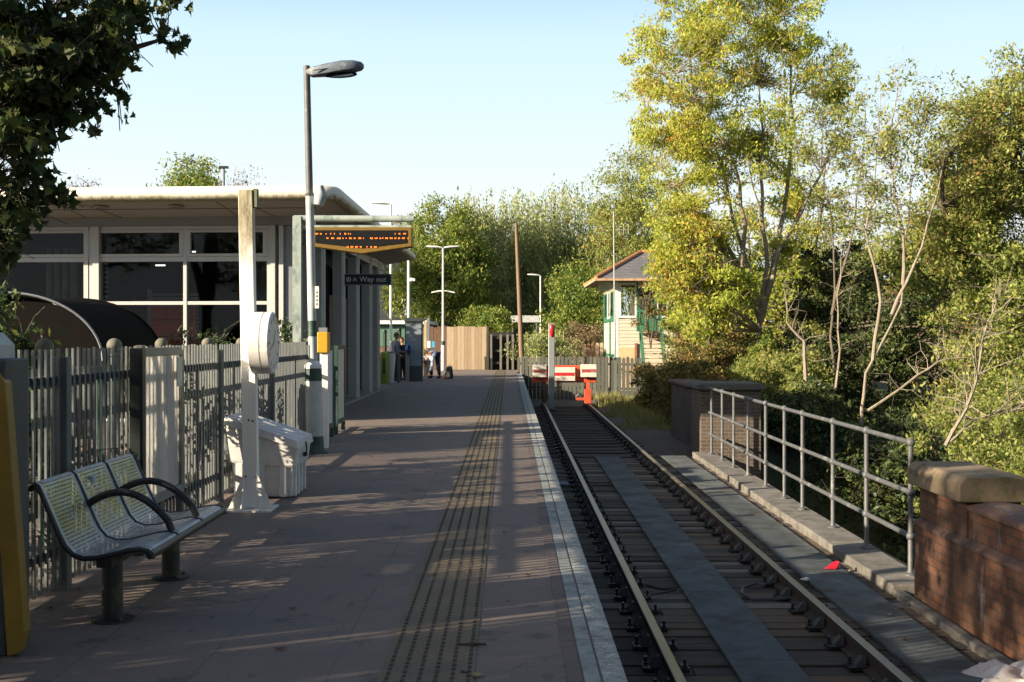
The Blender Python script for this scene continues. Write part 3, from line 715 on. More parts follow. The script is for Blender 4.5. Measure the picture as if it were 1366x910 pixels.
for y in (6.35, 7.45):
    o = MB().lathe((-2.10, y, 0), [(.115,0),(.115,.012),(.055,.014),(.052,.33)], 20).build('leg', m_legb, bench, smooth=True)
    for a_ in range(4): MB().lathe((-2.10+.09*math.cos(a_*1.57+.78), y+.09*math.sin(a_*1.57+.78), .012), [(.012,0),(.012,.014)], 6).build('bolt', m_galv, o)
MB().box(-2.40, -2.38, 6.86, 6.90, .66, .70).build('sticker', M('pale blue sticker', (.35,.45,.6), .6), bench)

# ------------------------------------------------------------------ clock post
cx, cy = -2.235, 10.42
cl = thing('clock_post', 'white square post with moss stained top carrying a round platform clock', 'clock', (cx, cy, 0))
m_postw, nt, b = _bsdf('white post with brown weathered top')
t = nt.nodes.new('ShaderNodeTexCoord'); s = nt.nodes.new('ShaderNodeSeparateXYZ'); nt.links.new(t.outputs['Object'], s.inputs[0])
n1 = noise(nt, 6, 8, .8, stretch=(2,2,.5)); ad = nt.nodes.new('ShaderNodeMath'); ad.operation = 'MULTIPLY_ADD'; nt.links.new(n1, ad.inputs[0]); ad.inputs[1].default_value = .9; nt.links.new(s.outputs[2], ad.inputs[2])
mr = nt.nodes.new('ShaderNodeMapRange'); mr.inputs[1].default_value = 2.55; mr.inputs[2].default_value = 2.85; nt.links.new(ad.outputs[0], mr.inputs[0])
c = mix(nt, mr.outputs[0], (.74,.73,.70), ramp(nt, noise(nt, 12, 8, .8, stretch=(2,2,.4)), [(.35, (.12,.10,.05)), (.6, (.42,.38,.27)), (.75, (.55,.5,.4))]))
nt.links.new(c, b.inputs['Base Color']); b.inputs['Roughness'].default_value = .5
lean = -.045
ps = MB().hexa([(cx-.062,cy-.05,.015),(cx+.062,cy-.05,.015),(cx+.062,cy+.05,.015),(cx-.062,cy+.05,.015)],
               [(cx-.062+lean,cy-.05,2.77),(cx+.062+lean,cy-.05,2.77),(cx+.062+lean,cy+.05,2.77),(cx-.062+lean,cy+.05,2.77)])
ps.build('post', m_postw, cl, bevel=.006)
MB().box(cx+.066+lean, cx+.10+lean, cy-.04, cy+.04, 2.62, 2.78).build('bracket', M('green grey bracket', (.15,.16,.1), .7), cl)
bp = MB(); bp.box(cx-.20, cx+.20, cy-.20, cy+.20, 0, .014)
for s_ in (-1, 1):
    bp.add([(cx+s_*.063,cy-.052,.3),(cx+s_*.19,cy-.052,.016),(cx+s_*.063,cy-.052,.016),(cx+s_*.063,cy-.042,.3),(cx+s_*.19,cy-.042,.016),(cx+s_*.063,cy-.042,.016)], [(0,1,2),(5,4,3),(0,3,4,1),(1,4,5,2),(2,5,3,0)])
    bp.add([(cx-.06,cy+s_*.052,.3),(cx-.06,cy+s_*.19,.016),(cx-.06,cy+s_*.052,.016),(cx-.05,cy+s_*.052,.3),(cx-.05,cy+s_*.19,.016),(cx-.05,cy+s_*.052,.016)], [(0,1,2),(5,4,3),(0,3,4,1),(1,4,5,2),(2,5,3,0)])
bp.build('base_plate', m_white, cl)
for (dx, z_) in ((-.04,.29),(.04,.29),(-.015,.78),(.02,.77)): MB().ball((cx+dx, cy-.054, z_), .009, 8, 6).build('bolt', m_galv, cl)
# drum: axis along X
zc_ = 1.445; rd = .268; cxx = cx+.095
def xdisc(mb, prof, c, n=40):
    # lathe around X axis; prof (r, x)
    vs = [(c[0]+x_, c[1]+r_*math.cos(2*math.pi*j/n), c[2]+r_*math.sin(2*math.pi*j/n)) for r_, x_ in prof for j in range(n)]
    k = len(prof)
    mb.add(vs, [(i*n+j, i*n+(j+1) % n, (i+1)*n+(j+1) % n, (i+1)*n+j) for i in range(k-1) for j in range(n)]+[tuple(range(n)), tuple(range((k-1)*n, k*n))[::-1]])
    return mb
dr = xdisc(MB(), [(rd-.03,-.085),(rd,-.07),(rd,.022),(rd-.006,.024),(rd-.006,.032),(rd,.034),(rd,.095),(rd-.018,.105),(rd-.028,.10),(rd-.03,.096)], (cxx, cy-.02, zc_))
drum = dr.build('clock_drum', m_white, cl, smooth=True)
xdisc(MB(), [(rd-.032,.097),(rd-.032,.1005)], (cxx, cy-.02, zc_)).build('clock_face', M('clock face white', (.7,.7,.68), .35, var=.03), drum)
mk = MB()
for k in range(12):
    a_ = k*math.pi/6; c_, s_ = math.cos(a_), math.sin(a_); r0, r1 = .185, .222; wd = .009 if k % 3 else .014
    mk.add([(cxx+.102, cy-.02+c_*r0-s_*wd, zc_+s_*r0+c_*wd),(cxx+.102, cy-.02+c_*r1-s_*wd, zc_+s_*r1+c_*wd),(cxx+.102, cy-.02+c_*r1+s_*wd, zc_+s_*r1-c_*wd),(cxx+.102, cy-.02+c_*r0+s_*wd, zc_+s_*r0-c_*wd)], [(0,1,2,3)])
mk.build('hour_marks', M('navy print', (.02,.03,.12), .5), drum)
for (a_, L, wd) in ((R(62), .13, .009), (R(200), .19, .006)):
    c_, s_ = math.cos(a_), math.sin(a_)
    MB().add([(cxx+.105, cy-.02-s_*wd, zc_+c_*wd),(cxx+.105, cy-.02+c_*L-s_*wd*.6, zc_+s_*L+c_*wd*.6),(cxx+.105, cy-.02+c_*L+s_*wd*.6, zc_+s_*L-c_*wd*.6),(cxx+.105, cy-.02+s_*wd, zc_-c_*wd)], [(0,1,2,3)]).build('clock_hand', m_black, drum)
MB().box(cx+.05, cxx-.06, cy-.05, cy+.02, 1.36, 1.52).build('clock_arm', m_white, cl)

# ------------------------------------------------------------------ white grit bin
gbn = thing('grit_bin', 'dirty white plastic grit bin with sloping lid beside the clock post', 'grit bin', (-2.3, 11.5, 0))
lo = MB(); lo.hexa([(-2.55,11.14,.01),(-2.02,11.14,.01),(-2.02,11.80,.01),(-2.55,11.80,.01)], [(-2.57,11.12,.34),(-2.00,11.12,.34),(-2.00,11.83,.34),(-2.57,11.83,.34)])
for k in range(4): lo.box(-2.03, -1.985, 11.18+k*.165, 11.25+k*.165, .01, .33)
for k in range(3): lo.box(-2.53+k*.2, -2.46+k*.2, 11.10, 11.14, .01, .33)
lo.build('lower_body', m_whitedirty, gbn, bevel=.01)
up = MB(); up.hexa([(-2.60,11.10,.33),(-1.985,11.10,.28),(-1.985,11.86,.28),(-2.60,11.86,.33)], [(-2.62,11.07,.70),(-1.96,11.07,.475),(-1.96,11.89,.475),(-2.62,11.89,.70)])
up.build('body', m_whitedirty, gbn, bevel=.02)
ld = MB(); ld.hexa([(-2.63,11.05,.69),(-1.94,11.05,.455),(-1.94,11.91,.455),(-2.63,11.91,.69)], [(-2.62,11.06,.765),(-1.955,11.06,.535),(-1.955,11.90,.535),(-2.62,11.90,.765)])
for k in range(4):
    y = 11.16+k*.2
    ld.hexa([(-2.56,y,.738),(-2.02,y,.550),(-2.02,y+.07,.550),(-2.56,y+.07,.738)], [(-2.55,y+.01,.752),(-2.03,y+.01,.567),(-2.03,y+.06,.567),(-2.55,y+.06,.752)])
ld.build('lid', m_whitedirty, gbn, bevel=.014)
MB().tube([(-1.935,11.42,.50),(-1.925,11.42,.44),(-1.93,11.43,.38),(-1.93,11.46,.37)], .008, 6).box(-1.958,-1.93,11.40,11.45,.36,.40).build('hasp', m_rust, gbn)

# ------------------------------------------------------------------ tall lamp post
def lamp_tall():
    lx, ly = -2.49, 15.4
    t = thing('street_lamp', 'tall pale grey platform lamp with dark cobra head and green banded base', 'street lamp', (lx, ly, 0))
    def L(z): return lx-.105*z/5.0
    m_band = m_green
    MB().tube([(L(.0),ly,0),(L(.02),ly,.02),(L(.02),ly,.021),(L(.22),ly,.22)], [.16,.16,.118,.112], 20).build('base', m_band, t, smooth=True)
    MB().tube([(L(.22),ly,.222),(L(.95),ly,.93)], [.108,.108], 20).build('lower_column', m_lampgrey, t, smooth=True)
    MB().tube([(L(.93),ly,.932),(L(1.1),ly,1.09)], [.110,.110], 20).build('band', m_band, t, smooth=True)
    MB().tube([(L(1.1),ly,1.092),(L(1.13),ly,1.13),(L(1.2),ly,1.19)], [.108,.112,.06], 20).build('collar', m_white, t, smooth=True)
    MB().tube([(L(1.19),ly,1.19),(L(1.5),ly,1.50)], [.056,.055], 14).tube([(L(1.7),ly,1.702),(L(3.2),ly,3.3)], [.055,.052], 14).build('column', m_lampgrey, t, smooth=True)
    MB().tube([(L(1.5),ly,1.502),(L(1.7),ly,1.70)], [.058,.058], 14).build('band', m_band, t, smooth=True)
    MB().tube([(L(3.2),ly,3.30),(L(3.3),ly,3.33),(L(3.3),ly,3.34),(L(4.97),ly,4.97)], [.054,.06,.046,.042], 14).build('upper_column', m_galv, t, smooth=True)
    xx = L(4.9)
    hd = MB()
    secs = [(0,.045,4.85,4.93),(.08,.07,4.82,4.96),(.25,.10,4.83,5.00),(.45,.13,4.86,5.035),(.60,.12,4.885,5.04),(.70,.07,4.91,5.02),(.73,.03,4.94,4.99)]
    vs = []; n = 12
    for (dx, wd, z0, z1) in secs:
        for j in range(n):
            a_ = 2*math.pi*j/n; vs.append((xx+dx, ly+wd*math.cos(a_), (z0+z1)/2+(z1-z0)/2*math.copysign(abs(math.sin(a_))**.7, math.sin(a_))))
    hd.add(vs, [(i*n+j, i*n+(j+1) % n, (i+1)*n+(j+1) % n, (i+1)*n+j) for i in range(len(secs)-1) for j in range(n)]+[tuple(range(n))[::-1], tuple(range((len(secs)-1)*n, len(secs)*n))])
    lh = hd.build('lamp_head', M('dark blue grey lamp housing', (.10,.13,.17), .5, dirt=(.25,.27,.26), dirt_amt=.3, dirt_scale=8), t, smooth=True)
    dv = MB(); 
    for dx, wd, zz in ((.12,.05,4.80),):
        dv.ball((xx+.40, ly, 4.865), (.25,.085,.05), 16, 8)
    dv.build('lens', glass_mat('lamp lens', (.35,.35,.35)), lh, smooth=True)
    MB().tube([(xx+.10,ly-.105,4.89),(xx+.66,ly-.09,4.965)], .006, 5).build('seam', m_black, lh)
    sp = MB().tube([(L(3.2)+.06,ly-.02,3.42),(L(3.2)+.14,ly-.04,3.40),(L(3.2)+.15,ly-.05,3.30),(L(3.2)+.12,ly-.05,3.18)], [.01,.055,.085,.06], 14)
    sp.build('loudspeaker', m_lampgrey, t, smooth=True)
    MB().box(L(2)+.055, L(2)+.105, ly-.09, ly-.07, 1.86, 2.14).build('number_plate', m_white, t)
    mb = MB()
    for k, z_ in enumerate((1.9,1.95,2.0,2.05)): mb.box(L(2)+.074, L(2)+.088, ly-.093, ly-.0905, z_, z_+.026)
    mb.build('number_marks', m_black, t)
    return t
lamp_tall()
yb_ = thing('help_point', 'bright yellow box on a slim white column just right of the tall lamp', 'help point', (-2.42, 16.2, 0))
MB().box(-2.575, -2.43, 16.1, 16.3, 1.28, 1.56).build('box', M('bright yellow plastic', (.50,.29,.02), .4, var=.05), yb_, bevel=.012)
MB().box(-2.545, -2.44, 16.14, 16.26, 0, 1.279).build('column', m_white, yb_)
MB().box(-2.56, -2.45, 16.14, 16.24, 1.561, 1.62).build('top_bracket', m_frameD, yb_)

# poster boards on the platform behind the lamp
pbs = [(17.05, 17.95, 'white', (.62,.62,.64), 'white poster in a dark green frame beyond the tall lamp'), (18.35, 19.2, 'cream', (.55,.52,.42), 'cream poster in a dark green frame nearest the building columns')]
for (ya_, yb2, nm, c_, lb) in pbs:
    t = thing('poster_board', lb, 'poster board', (-2.7, (ya_+yb2)/2, 0), 'poster boards beside the building')
    MB().box(-2.64, -2.632, ya_+.06, yb2-.06, .22, 1.30).build('poster', M(nm+' poster paper', c_, .6, var=.08), t)
    f_ = MB()
    for a_, b_, z0, z1 in ((ya_,ya_+.06,.0,1.36),(yb2-.06,yb2,0,1.36),(ya_+.06,yb2-.06,1.30,1.36),(ya_+.06,yb2-.06,.15,.22)): f_.box(-2.68,-2.62,a_,b_,z0,z1)
    f_.build('frame', m_green, t); MB().box(-2.67, -2.641, ya_+.06, yb2-.06, .22, 1.30).build('backing', m_green, t)
MB_ = MB()

# ------------------------------------------------------------------ train indicator
GY = 17.0
gi = thing('train_indicator', 'orange lettered train indicator hanging from a green gantry arm over the platform', 'train indicator', (-3.0, GY, 0))
xP = X(397, GY)
MB().box(xP-.06, xP+.06, GY-.06, GY+.06, 0, 3.2).build('post', m_palegreenpost, gi)
MB().tube([(xP-.05, GY, 3.17), (X(552, GY), GY, 3.165)], .048, 12).build('arm', m_palegreenpost, gi, smooth=True)
MB().box(xP+.061, X(549, GY), GY-.03, GY+.03, 3.045, 3.075).build('lower_arm', m_palegreenpost, gi)
mb = MB()
for px in (420, 548): mb.box(X(px,GY)-.02, X(px,GY)+.02, GY-.02, GY+.02, 3.076, 3.13)
mb.hexa([(xP+.06,GY-.02,2.80),(xP+.09,GY-.02,2.80),(xP+.09,GY+.02,2.80),(xP+.06,GY+.02,2.80)], [(xP+.25,GY-.02,3.04),(xP+.28,GY-.02,3.04),(xP+.28,GY+.02,3.04),(xP+.25,GY+.02,3.04)])
mb.build('hanger', m_green, gi)
x0, x1 = X(418.5, GY), X(550.5, GY); xm = (x0+x1)/2
cs = MB(); cs.prism([(x0,2.765),(xm,2.665),(x1,2.765),(x1,3.035),(x0,3.035)], 'y', GY-.16, GY+.12)
m_ywcase = M('ochre yellow casing', (.17,.10,.010), .5, var=.1, dirt=(.2,.13,.02), dirt_amt=.2)
cas = cs.build('casing', m_ywcase, gi, bevel=.008)
sc = MB(); sc.prism([(x0+.05,2.815),(xm,2.74),(x1-.07,2.815),(x1-.07,2.99),(x0+.05,2.99)], 'y', GY-.170, GY-.161)
scr = sc.build('screen', M('black display glass', (.012,.013,.014), .25, var=.1), cas)
led = MB(); rr = random.Random(4)
def ledline(pxa, pxb, py, seed):
    r_ = random.Random(seed); x = pxa
    while x < pxb:
        wl = r_.choice((2,3,3,4))
        for k in range(int(wl*1)):
            if x > pxb: break
            if r_.random() < .8:
                xx = X(x, GY-.17)
                zz = Z(py, GY-.17); hh = .0115
                led.box(xx, xx+.0062, GY-.174, GY-.1705, zz-hh*r_.uniform(.6,1), zz+hh*r_.uniform(.6,1))
            x += 1.35
        x += 2.2
ledline(421, 470, 312, 1); ledline(527, 542, 312, 2); ledline(436, 462, 318, 3); ledline(466, 489, 318, 4); ledline(494, 545, 318, 5); ledline(463, 503, 329.5, 6)
led.build('led_letters', emit('orange lamp dots', (1, .20, .02), 1.7), scr)

# way out sign
wy = 26.35
ws = thing('way_out_sign', 'black sign reading Way out fixed to a building column', 'sign', (-3.1, wy, 2.7))
MB().box(X(459.5,wy), X(522,wy), wy-.05, wy+.05, 2.635, 2.865).build('board', M('near black green sign', (.012,.022,.024), .4), ws)
f_ = MB(); a_, b_ = X(459.5,wy)-.012, X(522,wy)+.012
for q in ((a_,b_,2.86,2.875),(a_,b_,2.625,2.64),(a_,a_+.02,2.64,2.86),(b_-.02,b_,2.64,2.86)): f_.box(q[0],q[1],wy-.056,wy+.056,q[2],q[3])
f_.build('frame', M('grey sign frame', (.3,.33,.33), .5), ws)
m_lett = M('white sign lettering', (.75,.75,.75), .5, var=.02)
text_mesh('Way out', .165, Matrix.Translation((X(480,wy), wy-.0515, 2.70)) @ Matrix.Rotation(R(90), 4, 'X'), m_lett, 'lettering', ws)
ic = MB(); cx_, cz_ = X(465.5,wy), 2.75
for k in range(20):
    a_ = k*math.pi/10; b_ = (k+1)*math.pi/10
    ic.add([(cx_+.04*math.cos(a_),wy-.0515,cz_+.04*math.sin(a_)),(cx_+.055*math.cos(a_),wy-.0515,cz_+.055*math.sin(a_)),(cx_+.055*math.cos(b_),wy-.0515,cz_+.055*math.sin(b_)),(cx_+.04*math.cos(b_),wy-.0515,cz_+.04*math.sin(b_))], [(0,1,2,3)])
ic.add([(cx_-.007,wy-.0515,cz_-.01),(cx_+.007,wy-.0515,cz_-.01),(cx_+.007,wy-.0515,cz_+.03),(cx_-.007,wy-.0515,cz_+.03)], [(0,1,2,3)])
ic.add([(cx_-.025,wy-.0515,cz_),(cx_,wy-.0515,cz_-.03),(cx_+.025,wy-.0515,cz_)], [(0,1,2)])
cx_ = X(474,wy)
ic.add([(cx_-.04,wy-.0515,cz_-.04),(cx_-.028,wy-.0515,cz_-.04),(cx_-.015,wy-.0515,cz_+.04),(cx_-.027,wy-.0515,cz_+.04)], [(0,1,2,3)])
ic.add([(cx_+.04,wy-.0515,cz_-.04),(cx_+.028,wy-.0515,cz_-.04),(cx_+.015,wy-.0515,cz_+.02),(cx_+.027,wy-.0515,cz_+.02)], [(0,1,2,3)])
ic.add([(cx_-.004,wy-.0515,cz_-.02),(cx_+.006,wy-.0515,cz_-.02),(cx_+.006,wy-.0515,cz_+.05),(cx_-.004,wy-.0515,cz_+.05)], [(0,1,2,3)])
ic.build('pictogram', m_lett, ws)
MB().box(-3.73, X(459.5,wy)-.013, wy-.03, wy+.03, 2.66, 2.84).build('bracket', m_frameS, ws)

# ------------------------------------------------------------------ far platform things
def small_lamp(name, label, px, Y, py_top, arms, z0=0, r=.05, base=True, grp=None, head=.42):
    x = X(px, Y); zt = Z(py_top, Y)
    t = thing(name, label, 'street lamp', (x, Y, z0), grp)
    if base: MB().tube([(x,Y,z0),(x,Y,z0+1.1),(x,Y,z0+1.18)], [.085,.085,.05], 14).build('base', m_white, t, smooth=True)
    MB().tube([(x,Y,z0+(1.1 if base else 0)),(x,Y,zt)], [r, r*.75], 12).build('column', m_white, t, smooth=True)
    for s_ in arms:
        o = MB(); n = 10; vs = []
        secs = [(.03,.03,.0,.05),(.12,.06,-.01,.07),(head*.7,.1,.0,.10),(head+.25,.09,.03,.11),(head+.33,.03,.06,.10)]
        for (dx, wd, za, zb) in secs:
            for j in range(n):
                a_ = 2*math.pi*j/n; vs.append((x+s_*dx, Y+wd*math.cos(a_), zt+(za+zb)/2+(zb-za)/2*math.sin(a_)))
        o.add(vs, [(i*n+j, i*n+(j+1) % n, (i+1)*n+(j+1) % n, (i+1)*n+j) for i in range(4) for j in range(n)]+[tuple(range(n)), tuple(range(4*n,5*n))])
        o.build('lamp_head', m_white, t, smooth=True)
    return t
t = small_lamp('street_lamp', 'white lamp with two opposite heads at the far end of the platform', 591, 54.2-.9, 331, (-1, 1))
x = X(591,53.3); MB().tube([(x-.52,53.3,Z(389,53.3)-.05),(x-.2,53.3,Z(389,53.3)+.02),(x,53.3,Z(389,53.3)+.03),(x+.2,53.3,Z(389,53.3)+.02),(x+.52,53.3,Z(389,53.3)-.05)], .03, 6).build('cross_arm', m_white, t)
MB().tube([(x,53.3,1.12),(x,53.3,1.3)], .088, 12).build('band', m_green, t)
small_lamp('street_lamp', 'white lamp post with its head turned left above the building roof end', 521.5, 43.5, 273, (-1,))
t = thing('camera_pole', 'slim white pole with a security camera beside the building end', 'camera pole', (X(527.5,43), 43, 0))
x = X(527.5, 38); MB().tube([(x,43,0),(x,43,Z(345,43))], [.06,.05], 10).build('pole', m_white, t)
MB().tube([(x+.02,43,Z(374,43)),(x+.14,42.95,Z(373,43))], [.06,.07], 10).tube([(x+.14,42.95,Z(373,43)),(x+.24,42.9,Z(374,43))], [.05,.045], 10).build('camera', m_white, t)
small_lamp('street_lamp', 'small pale lamp among bushes right of the brown pole', 721, 66, 368, (-1,), z0=-.5, base=False, head=.4)
# brown pole
t = tag(MB().tube([(X(697.5,51),51,-1.1),(X(695,51),51,1.4),(X(688.5,51),51,Z(298,51))], [.12,.105,.07], 12).build('telegraph_pole', M('brown pine pole', (.19,.125,.08), .85, var=.3, stretch=(5,5,.3)), smooth=True), 'leaning orange brown wooden pole without wires behind the platform end', 'pole')
# distant name sign
t = thing('station_sign', 'grey name board on two posts among the bushes beyond the platform end', 'sign', (X(700,62), 62, -.5))
MB().box(X(681,62), X(719,62), 61.97, 62.03, Z(430,62), Z(421,62)).build('board', M('pale grey board', (.42,.44,.46), .6, dirt=(.15,.17,.2), dirt_amt=.3, dirt_scale=6), t)
for px in (684, 716): MB().tube([(X(px,62),62.05,-.8),(X(px,62),62.05,Z(424,62))], .04, 8).build('post', m_galv, t)

# kiosk
K = 40.0
t = thing('information_totem', 'tall grey blue information totem with dark top beside the standing people', 'information totem', (X(551,K), K, 0))
MB().box(X(540,K), X(563.5,K), K, K+.28, 0, 2.0).build('body', m_darkcab, t)
MB().box(X(541.5,K), X(562,K), K-.012, K-.001, .52, 1.90).build('front_panel', M('pale slate blue panel', (.20,.25,.29), .5, var=.05), t)
MB().prism([(X(539.5,K),2.001),(X(566,K),2.001),(X(566,K),2.10),(X(539.5,K),2.14)], 'y', K-.05, K+.32).build('top', m_slate, t)
t = thing('telephone_hood', 'bright blue rounded telephone hood on the left edge of the grey totem', 'telephone', (X(544,K), K-.3, 1))
MB().ball((X(545,K-.3), K-.2, Z(466,K)), (.115,.15,.17), 14, 10).build('hood', M('bright blue plastic', (.02,.13,.42), .35, var=.08), t, smooth=True)
MB().box(X(544.5,K-.3), X(547,K-.3)+.01, K-.37, K-.33, Z(471,K), Z(461,K)).build('handset', m_black, t)
MB().box(X(541,K-.1), X(546,K-.1), K-.15, K-.05, 0, Z(469,K)).build('stand', m_frameD, t)
# bins
K2 = 38.5
t = thing('litter_bin', 'lime green hooped bin at the foot of the last building column', 'litter bin', (X(514,K2), K2, 0))
MB().lathe((X(513.5,K2), K2, 0), [(.13,0),(.15,.05),(.16,.85),(.14,.98),(.05,1.02)], 16).build('body', M('lime green plastic', (.22,.28,.03), .5, var=.1), t, smooth=True)
MB().box(X(511.5,K2), X(514.5,K2), K2-.17, K2-.155, .3, .8).build('sticker', m_green, t)
t = thing('litter_bin', 'pale grey sack bin between the lime bin and the standing people', 'litter bin', (X(521,K2), K2, 0))
MB().lathe((X(520.5,K2), K2+.1, 0), [(.10,0),(.12,.3),(.17,.8),(.15,.95),(.04,1.0)], 14).build('bag', M('pale plastic sack', (.5,.52,.56), .5, var=.1), t, smooth=True)
MB().tube([(X(520.5,K2), K2+.1, .96),(X(520.5,K2), K2+.1, 1.02)], .15, 16).build('ring', m_frameD, t)
t = thing('bollard', 'grey square steel bollard in front of the standing people', 'bollard', (X(532,39), 39, 0))
MB().box(X(530,39), X(533.8,39), 38.95, 39.05, 0, 1.0).build('column', m_galv, t, bevel=.01)
MB().box(X(530,39)-.01, X(533.8,39)+.01, 38.94, 39.06, 1.001, 1.05).build('cap', m_frameD, t)
for px, py, lb in ((513.5, 443, 'thin dark post above the lime green bin'), (533, 441, 'thin dark post directly behind the standing people')):
    t = thing('post', lb, 'post', (X(px,46), 46, 0))
    MB().tube([(X(px,46),46,0),(X(px,46),46,Z(py,46))], .07, 10).build('column', m_black, t)
    MB().ball((X(px,46),46,Z(py,46)+.02), .085, 10, 6).build('cap', m_black, t)
# post with blue box
t = thing('notice_post', 'tan timber post with dark cap behind the bending person', 'post', (X(569,45), 45, 0))
MB().box(X(565.5,45), X(569,45), 45, 45.1, 0, Z(429,45)).build('post', M('tan post', (.42,.34,.18), .7), t)
MB().box(X(569.2,45), X(573,45), 45, 45.1, 0, Z(424,45)).build('side_post', m_frameD, t)
t = thing('wall_box', 'bright blue and white box fixed low on the tan post', 'box', (X(575,44.9), 44.9, 1))
MB().box(X(570,44.8), X(574.5,44.8), 44.7, 44.95, Z(464,44.8), Z(455,44.8)).build('front', m_white, t)
MB().box(X(574.6,44.8), X(580,44.8), 44.72, 44.93, Z(463.5,44.8), Z(455.5,44.8)).build('side', M('sky blue plastic', (.08,.38,.62), .4, var=.05), t)
# green hoarding
t = thing('dark_building', 'dark slate blue block rising behind the green walled building', 'building', (X(512,70), 70, 0))
MB().box(-14, X(521,70), 70, 76, -.5, Z(343,70)).build('wall', m_slate, t); MB().box(-14.1, X(521,70)+.1, 69.9, 76.1, Z(343,70)+.002, Z(343,70)+.2).build('roof_edge', m_frameD, t)
t = thing('green_building', 'flat green walled building with white roof edge beyond the platform end', 'building', (-6, 60, 0))
MB().box(-14, X(566,60), 60, 68, 1.0, 2.05).build('wall', M('green wall paint', (.07,.17,.11), .6, var=.08), t)
MB().box(-14, X(566,60), 60.05, 68, -.2, .999).build('brick_base', m_sbrick, t)
MB().box(-14.2, X(573,60), 59.7, 68, 2.12, 2.30).build('roof_edge', m_white, t)
MB().box(-14.1, X(570,60), 59.85, 68, 2.052, 2.118).build('gutter', m_black, t)
# wooden fences
def board_fence(name, label, pxa, pxb, Y, z0, z1, mat, step=.14, gap=.006, dz=.02, pointed=False, th=.03, posts=True, Y2=None, grp=None):
    Y2 = Y2 or Y; xa_, xb_ = X(pxa, Y), X(pxb, Y2)
    L = math.hypot(xb_-xa_, Y2-Y); n = max(2, int(L/step)); t = thing(name, label, 'fence', ((xa_+xb_)/2, (Y+Y2)/2, z0), grp)
    mb = MB(); r_ = random.Random(int(pxa)); 
    ux, uy = (xb_-xa_)/L, (Y2-Y)/L
    for k in range(n):
        s0 = k*L/n; s1 = (k+1)*L/n-gap; zt = z1+r_.uniform(-dz, dz); o_ = r_.uniform(-.006,.006)
        a = [(xa_+ux*s0, Y+uy*s0+o_), (xa_+ux*s1, Y+uy*s1+o_)]
        mb.mi = r_.choice((0,0,1)) if isinstance(mat, list) else 0
        if pointed:
            mx, my = (a[0][0]+a[1][0])/2, (a[0][1]+a[1][1])/2
            mb.add([(a[0][0],a[0][1],z0),(a[1][0],a[1][1],z0),(a[1][0],a[1][1],zt-.06),(mx,my,zt),(a[0][0],a[0][1],zt-.06),
                    (a[0][0],a[0][1]+th,z0),(a[1][0],a[1][1]+th,z0),(a[1][0],a[1][1]+th,zt-.06),(mx,my+th,zt),(a[0][0],a[0][1]+th,zt-.06)],
                   [(0,1,2,3,4),(9,8,7,6,5),(0,5,6,1),(1,6,7,2),(2,7,8,3),(3,8,9,4),(4,9,5,0)])
        else:
            mb.hexa([(a[0][0],a[0][1],z0),(a[1][0],a[1][1],z0),(a[1][0],a[1][1]+th,z0),(a[0][0],a[0][1]+th,z0)],[(a[0][0],a[0][1],zt),(a[1][0],a[1][1],zt),(a[1][0],a[1][1]+th,zt),(a[0][0],a[0][1]+th,zt)])
    mb.build('boards', mat, t)
    rr_ = MB()
    for z_ in (z0+.25*(z1-z0), z0+.8*(z1-z0)):
        rr_.hexa([(xa_,Y+th+.002,z_),(xb_,Y2+th+.002,z_),(xb_,Y2+th+.05,z_),(xa_,Y+th+.05,z_)], [(xa_,Y+th+.002,z_+.08),(xb_,Y2+th+.002,z_+.08),(xb_,Y2+th+.05,z_+.08),(xa_,Y+th+.05,z_+.08)])
    rr_.build('rail', mat if not isinstance(mat, list) else mat[0], t)
    return t
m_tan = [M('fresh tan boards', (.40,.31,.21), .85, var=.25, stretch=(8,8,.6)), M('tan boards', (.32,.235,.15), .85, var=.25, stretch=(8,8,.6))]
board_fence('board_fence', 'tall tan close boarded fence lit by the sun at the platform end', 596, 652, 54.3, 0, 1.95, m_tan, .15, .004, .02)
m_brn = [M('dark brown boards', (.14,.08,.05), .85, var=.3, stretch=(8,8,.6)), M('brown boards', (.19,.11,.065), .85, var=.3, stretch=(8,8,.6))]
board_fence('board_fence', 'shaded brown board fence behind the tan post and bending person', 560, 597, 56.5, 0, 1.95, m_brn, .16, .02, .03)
m_gp = [M('grey weathered pickets', (.05,.054,.046), .9, var=.25, stretch=(8,8,.6), dirt=(.05,.06,.04), dirt_amt=.3), M('pale weathered pickets', (.075,.075,.062), .9, var=.25, stretch=(8,8,.6))]
board_fence('picket_fence', 'grey weathered picket fence behind the buffer stop', 690, 858, 48.3, -1.0, .72, m_gp, .165, .035, .03, True, .022, Y2=46.2)
board_fence('picket_fence', 'short tan paling fence left of the signal box', 777, 806, 60, -.9, 1.18, [m_tan[0], m_brn[1]], .2, .05, .04, True, .025)
# dark gate
t = thing('timber_gate', 'dark open framed gate at the platform end beside the tan fence', 'gate', (X(670,54.3), 54.3, 0))
fr = MB(); a_, b_ = X(653.5,54.3), X(687,54.3)
for px in (655, 684, 668, 677): fr.box(X(px,54.3)-.05, X(px,54.3)+.05, 54.28, 54.38, 0, 1.6)
fr.build('stile', M('grey worn timber', (.16,.15,.13), .9), t)
fr = MB()
for z_ in (.25, .8, 1.4): fr.box(a_, b_, 54.385, 54.43, z_, z_+.1)
fr.build('bar', M('blackened timber', (.03,.028,.025), .9), t)
MB().box(a_-.05, b_+.15, 54.9, 54.95, -.9, 1.7).build('backing', M('black boards', (.02,.02,.018), .9), t)

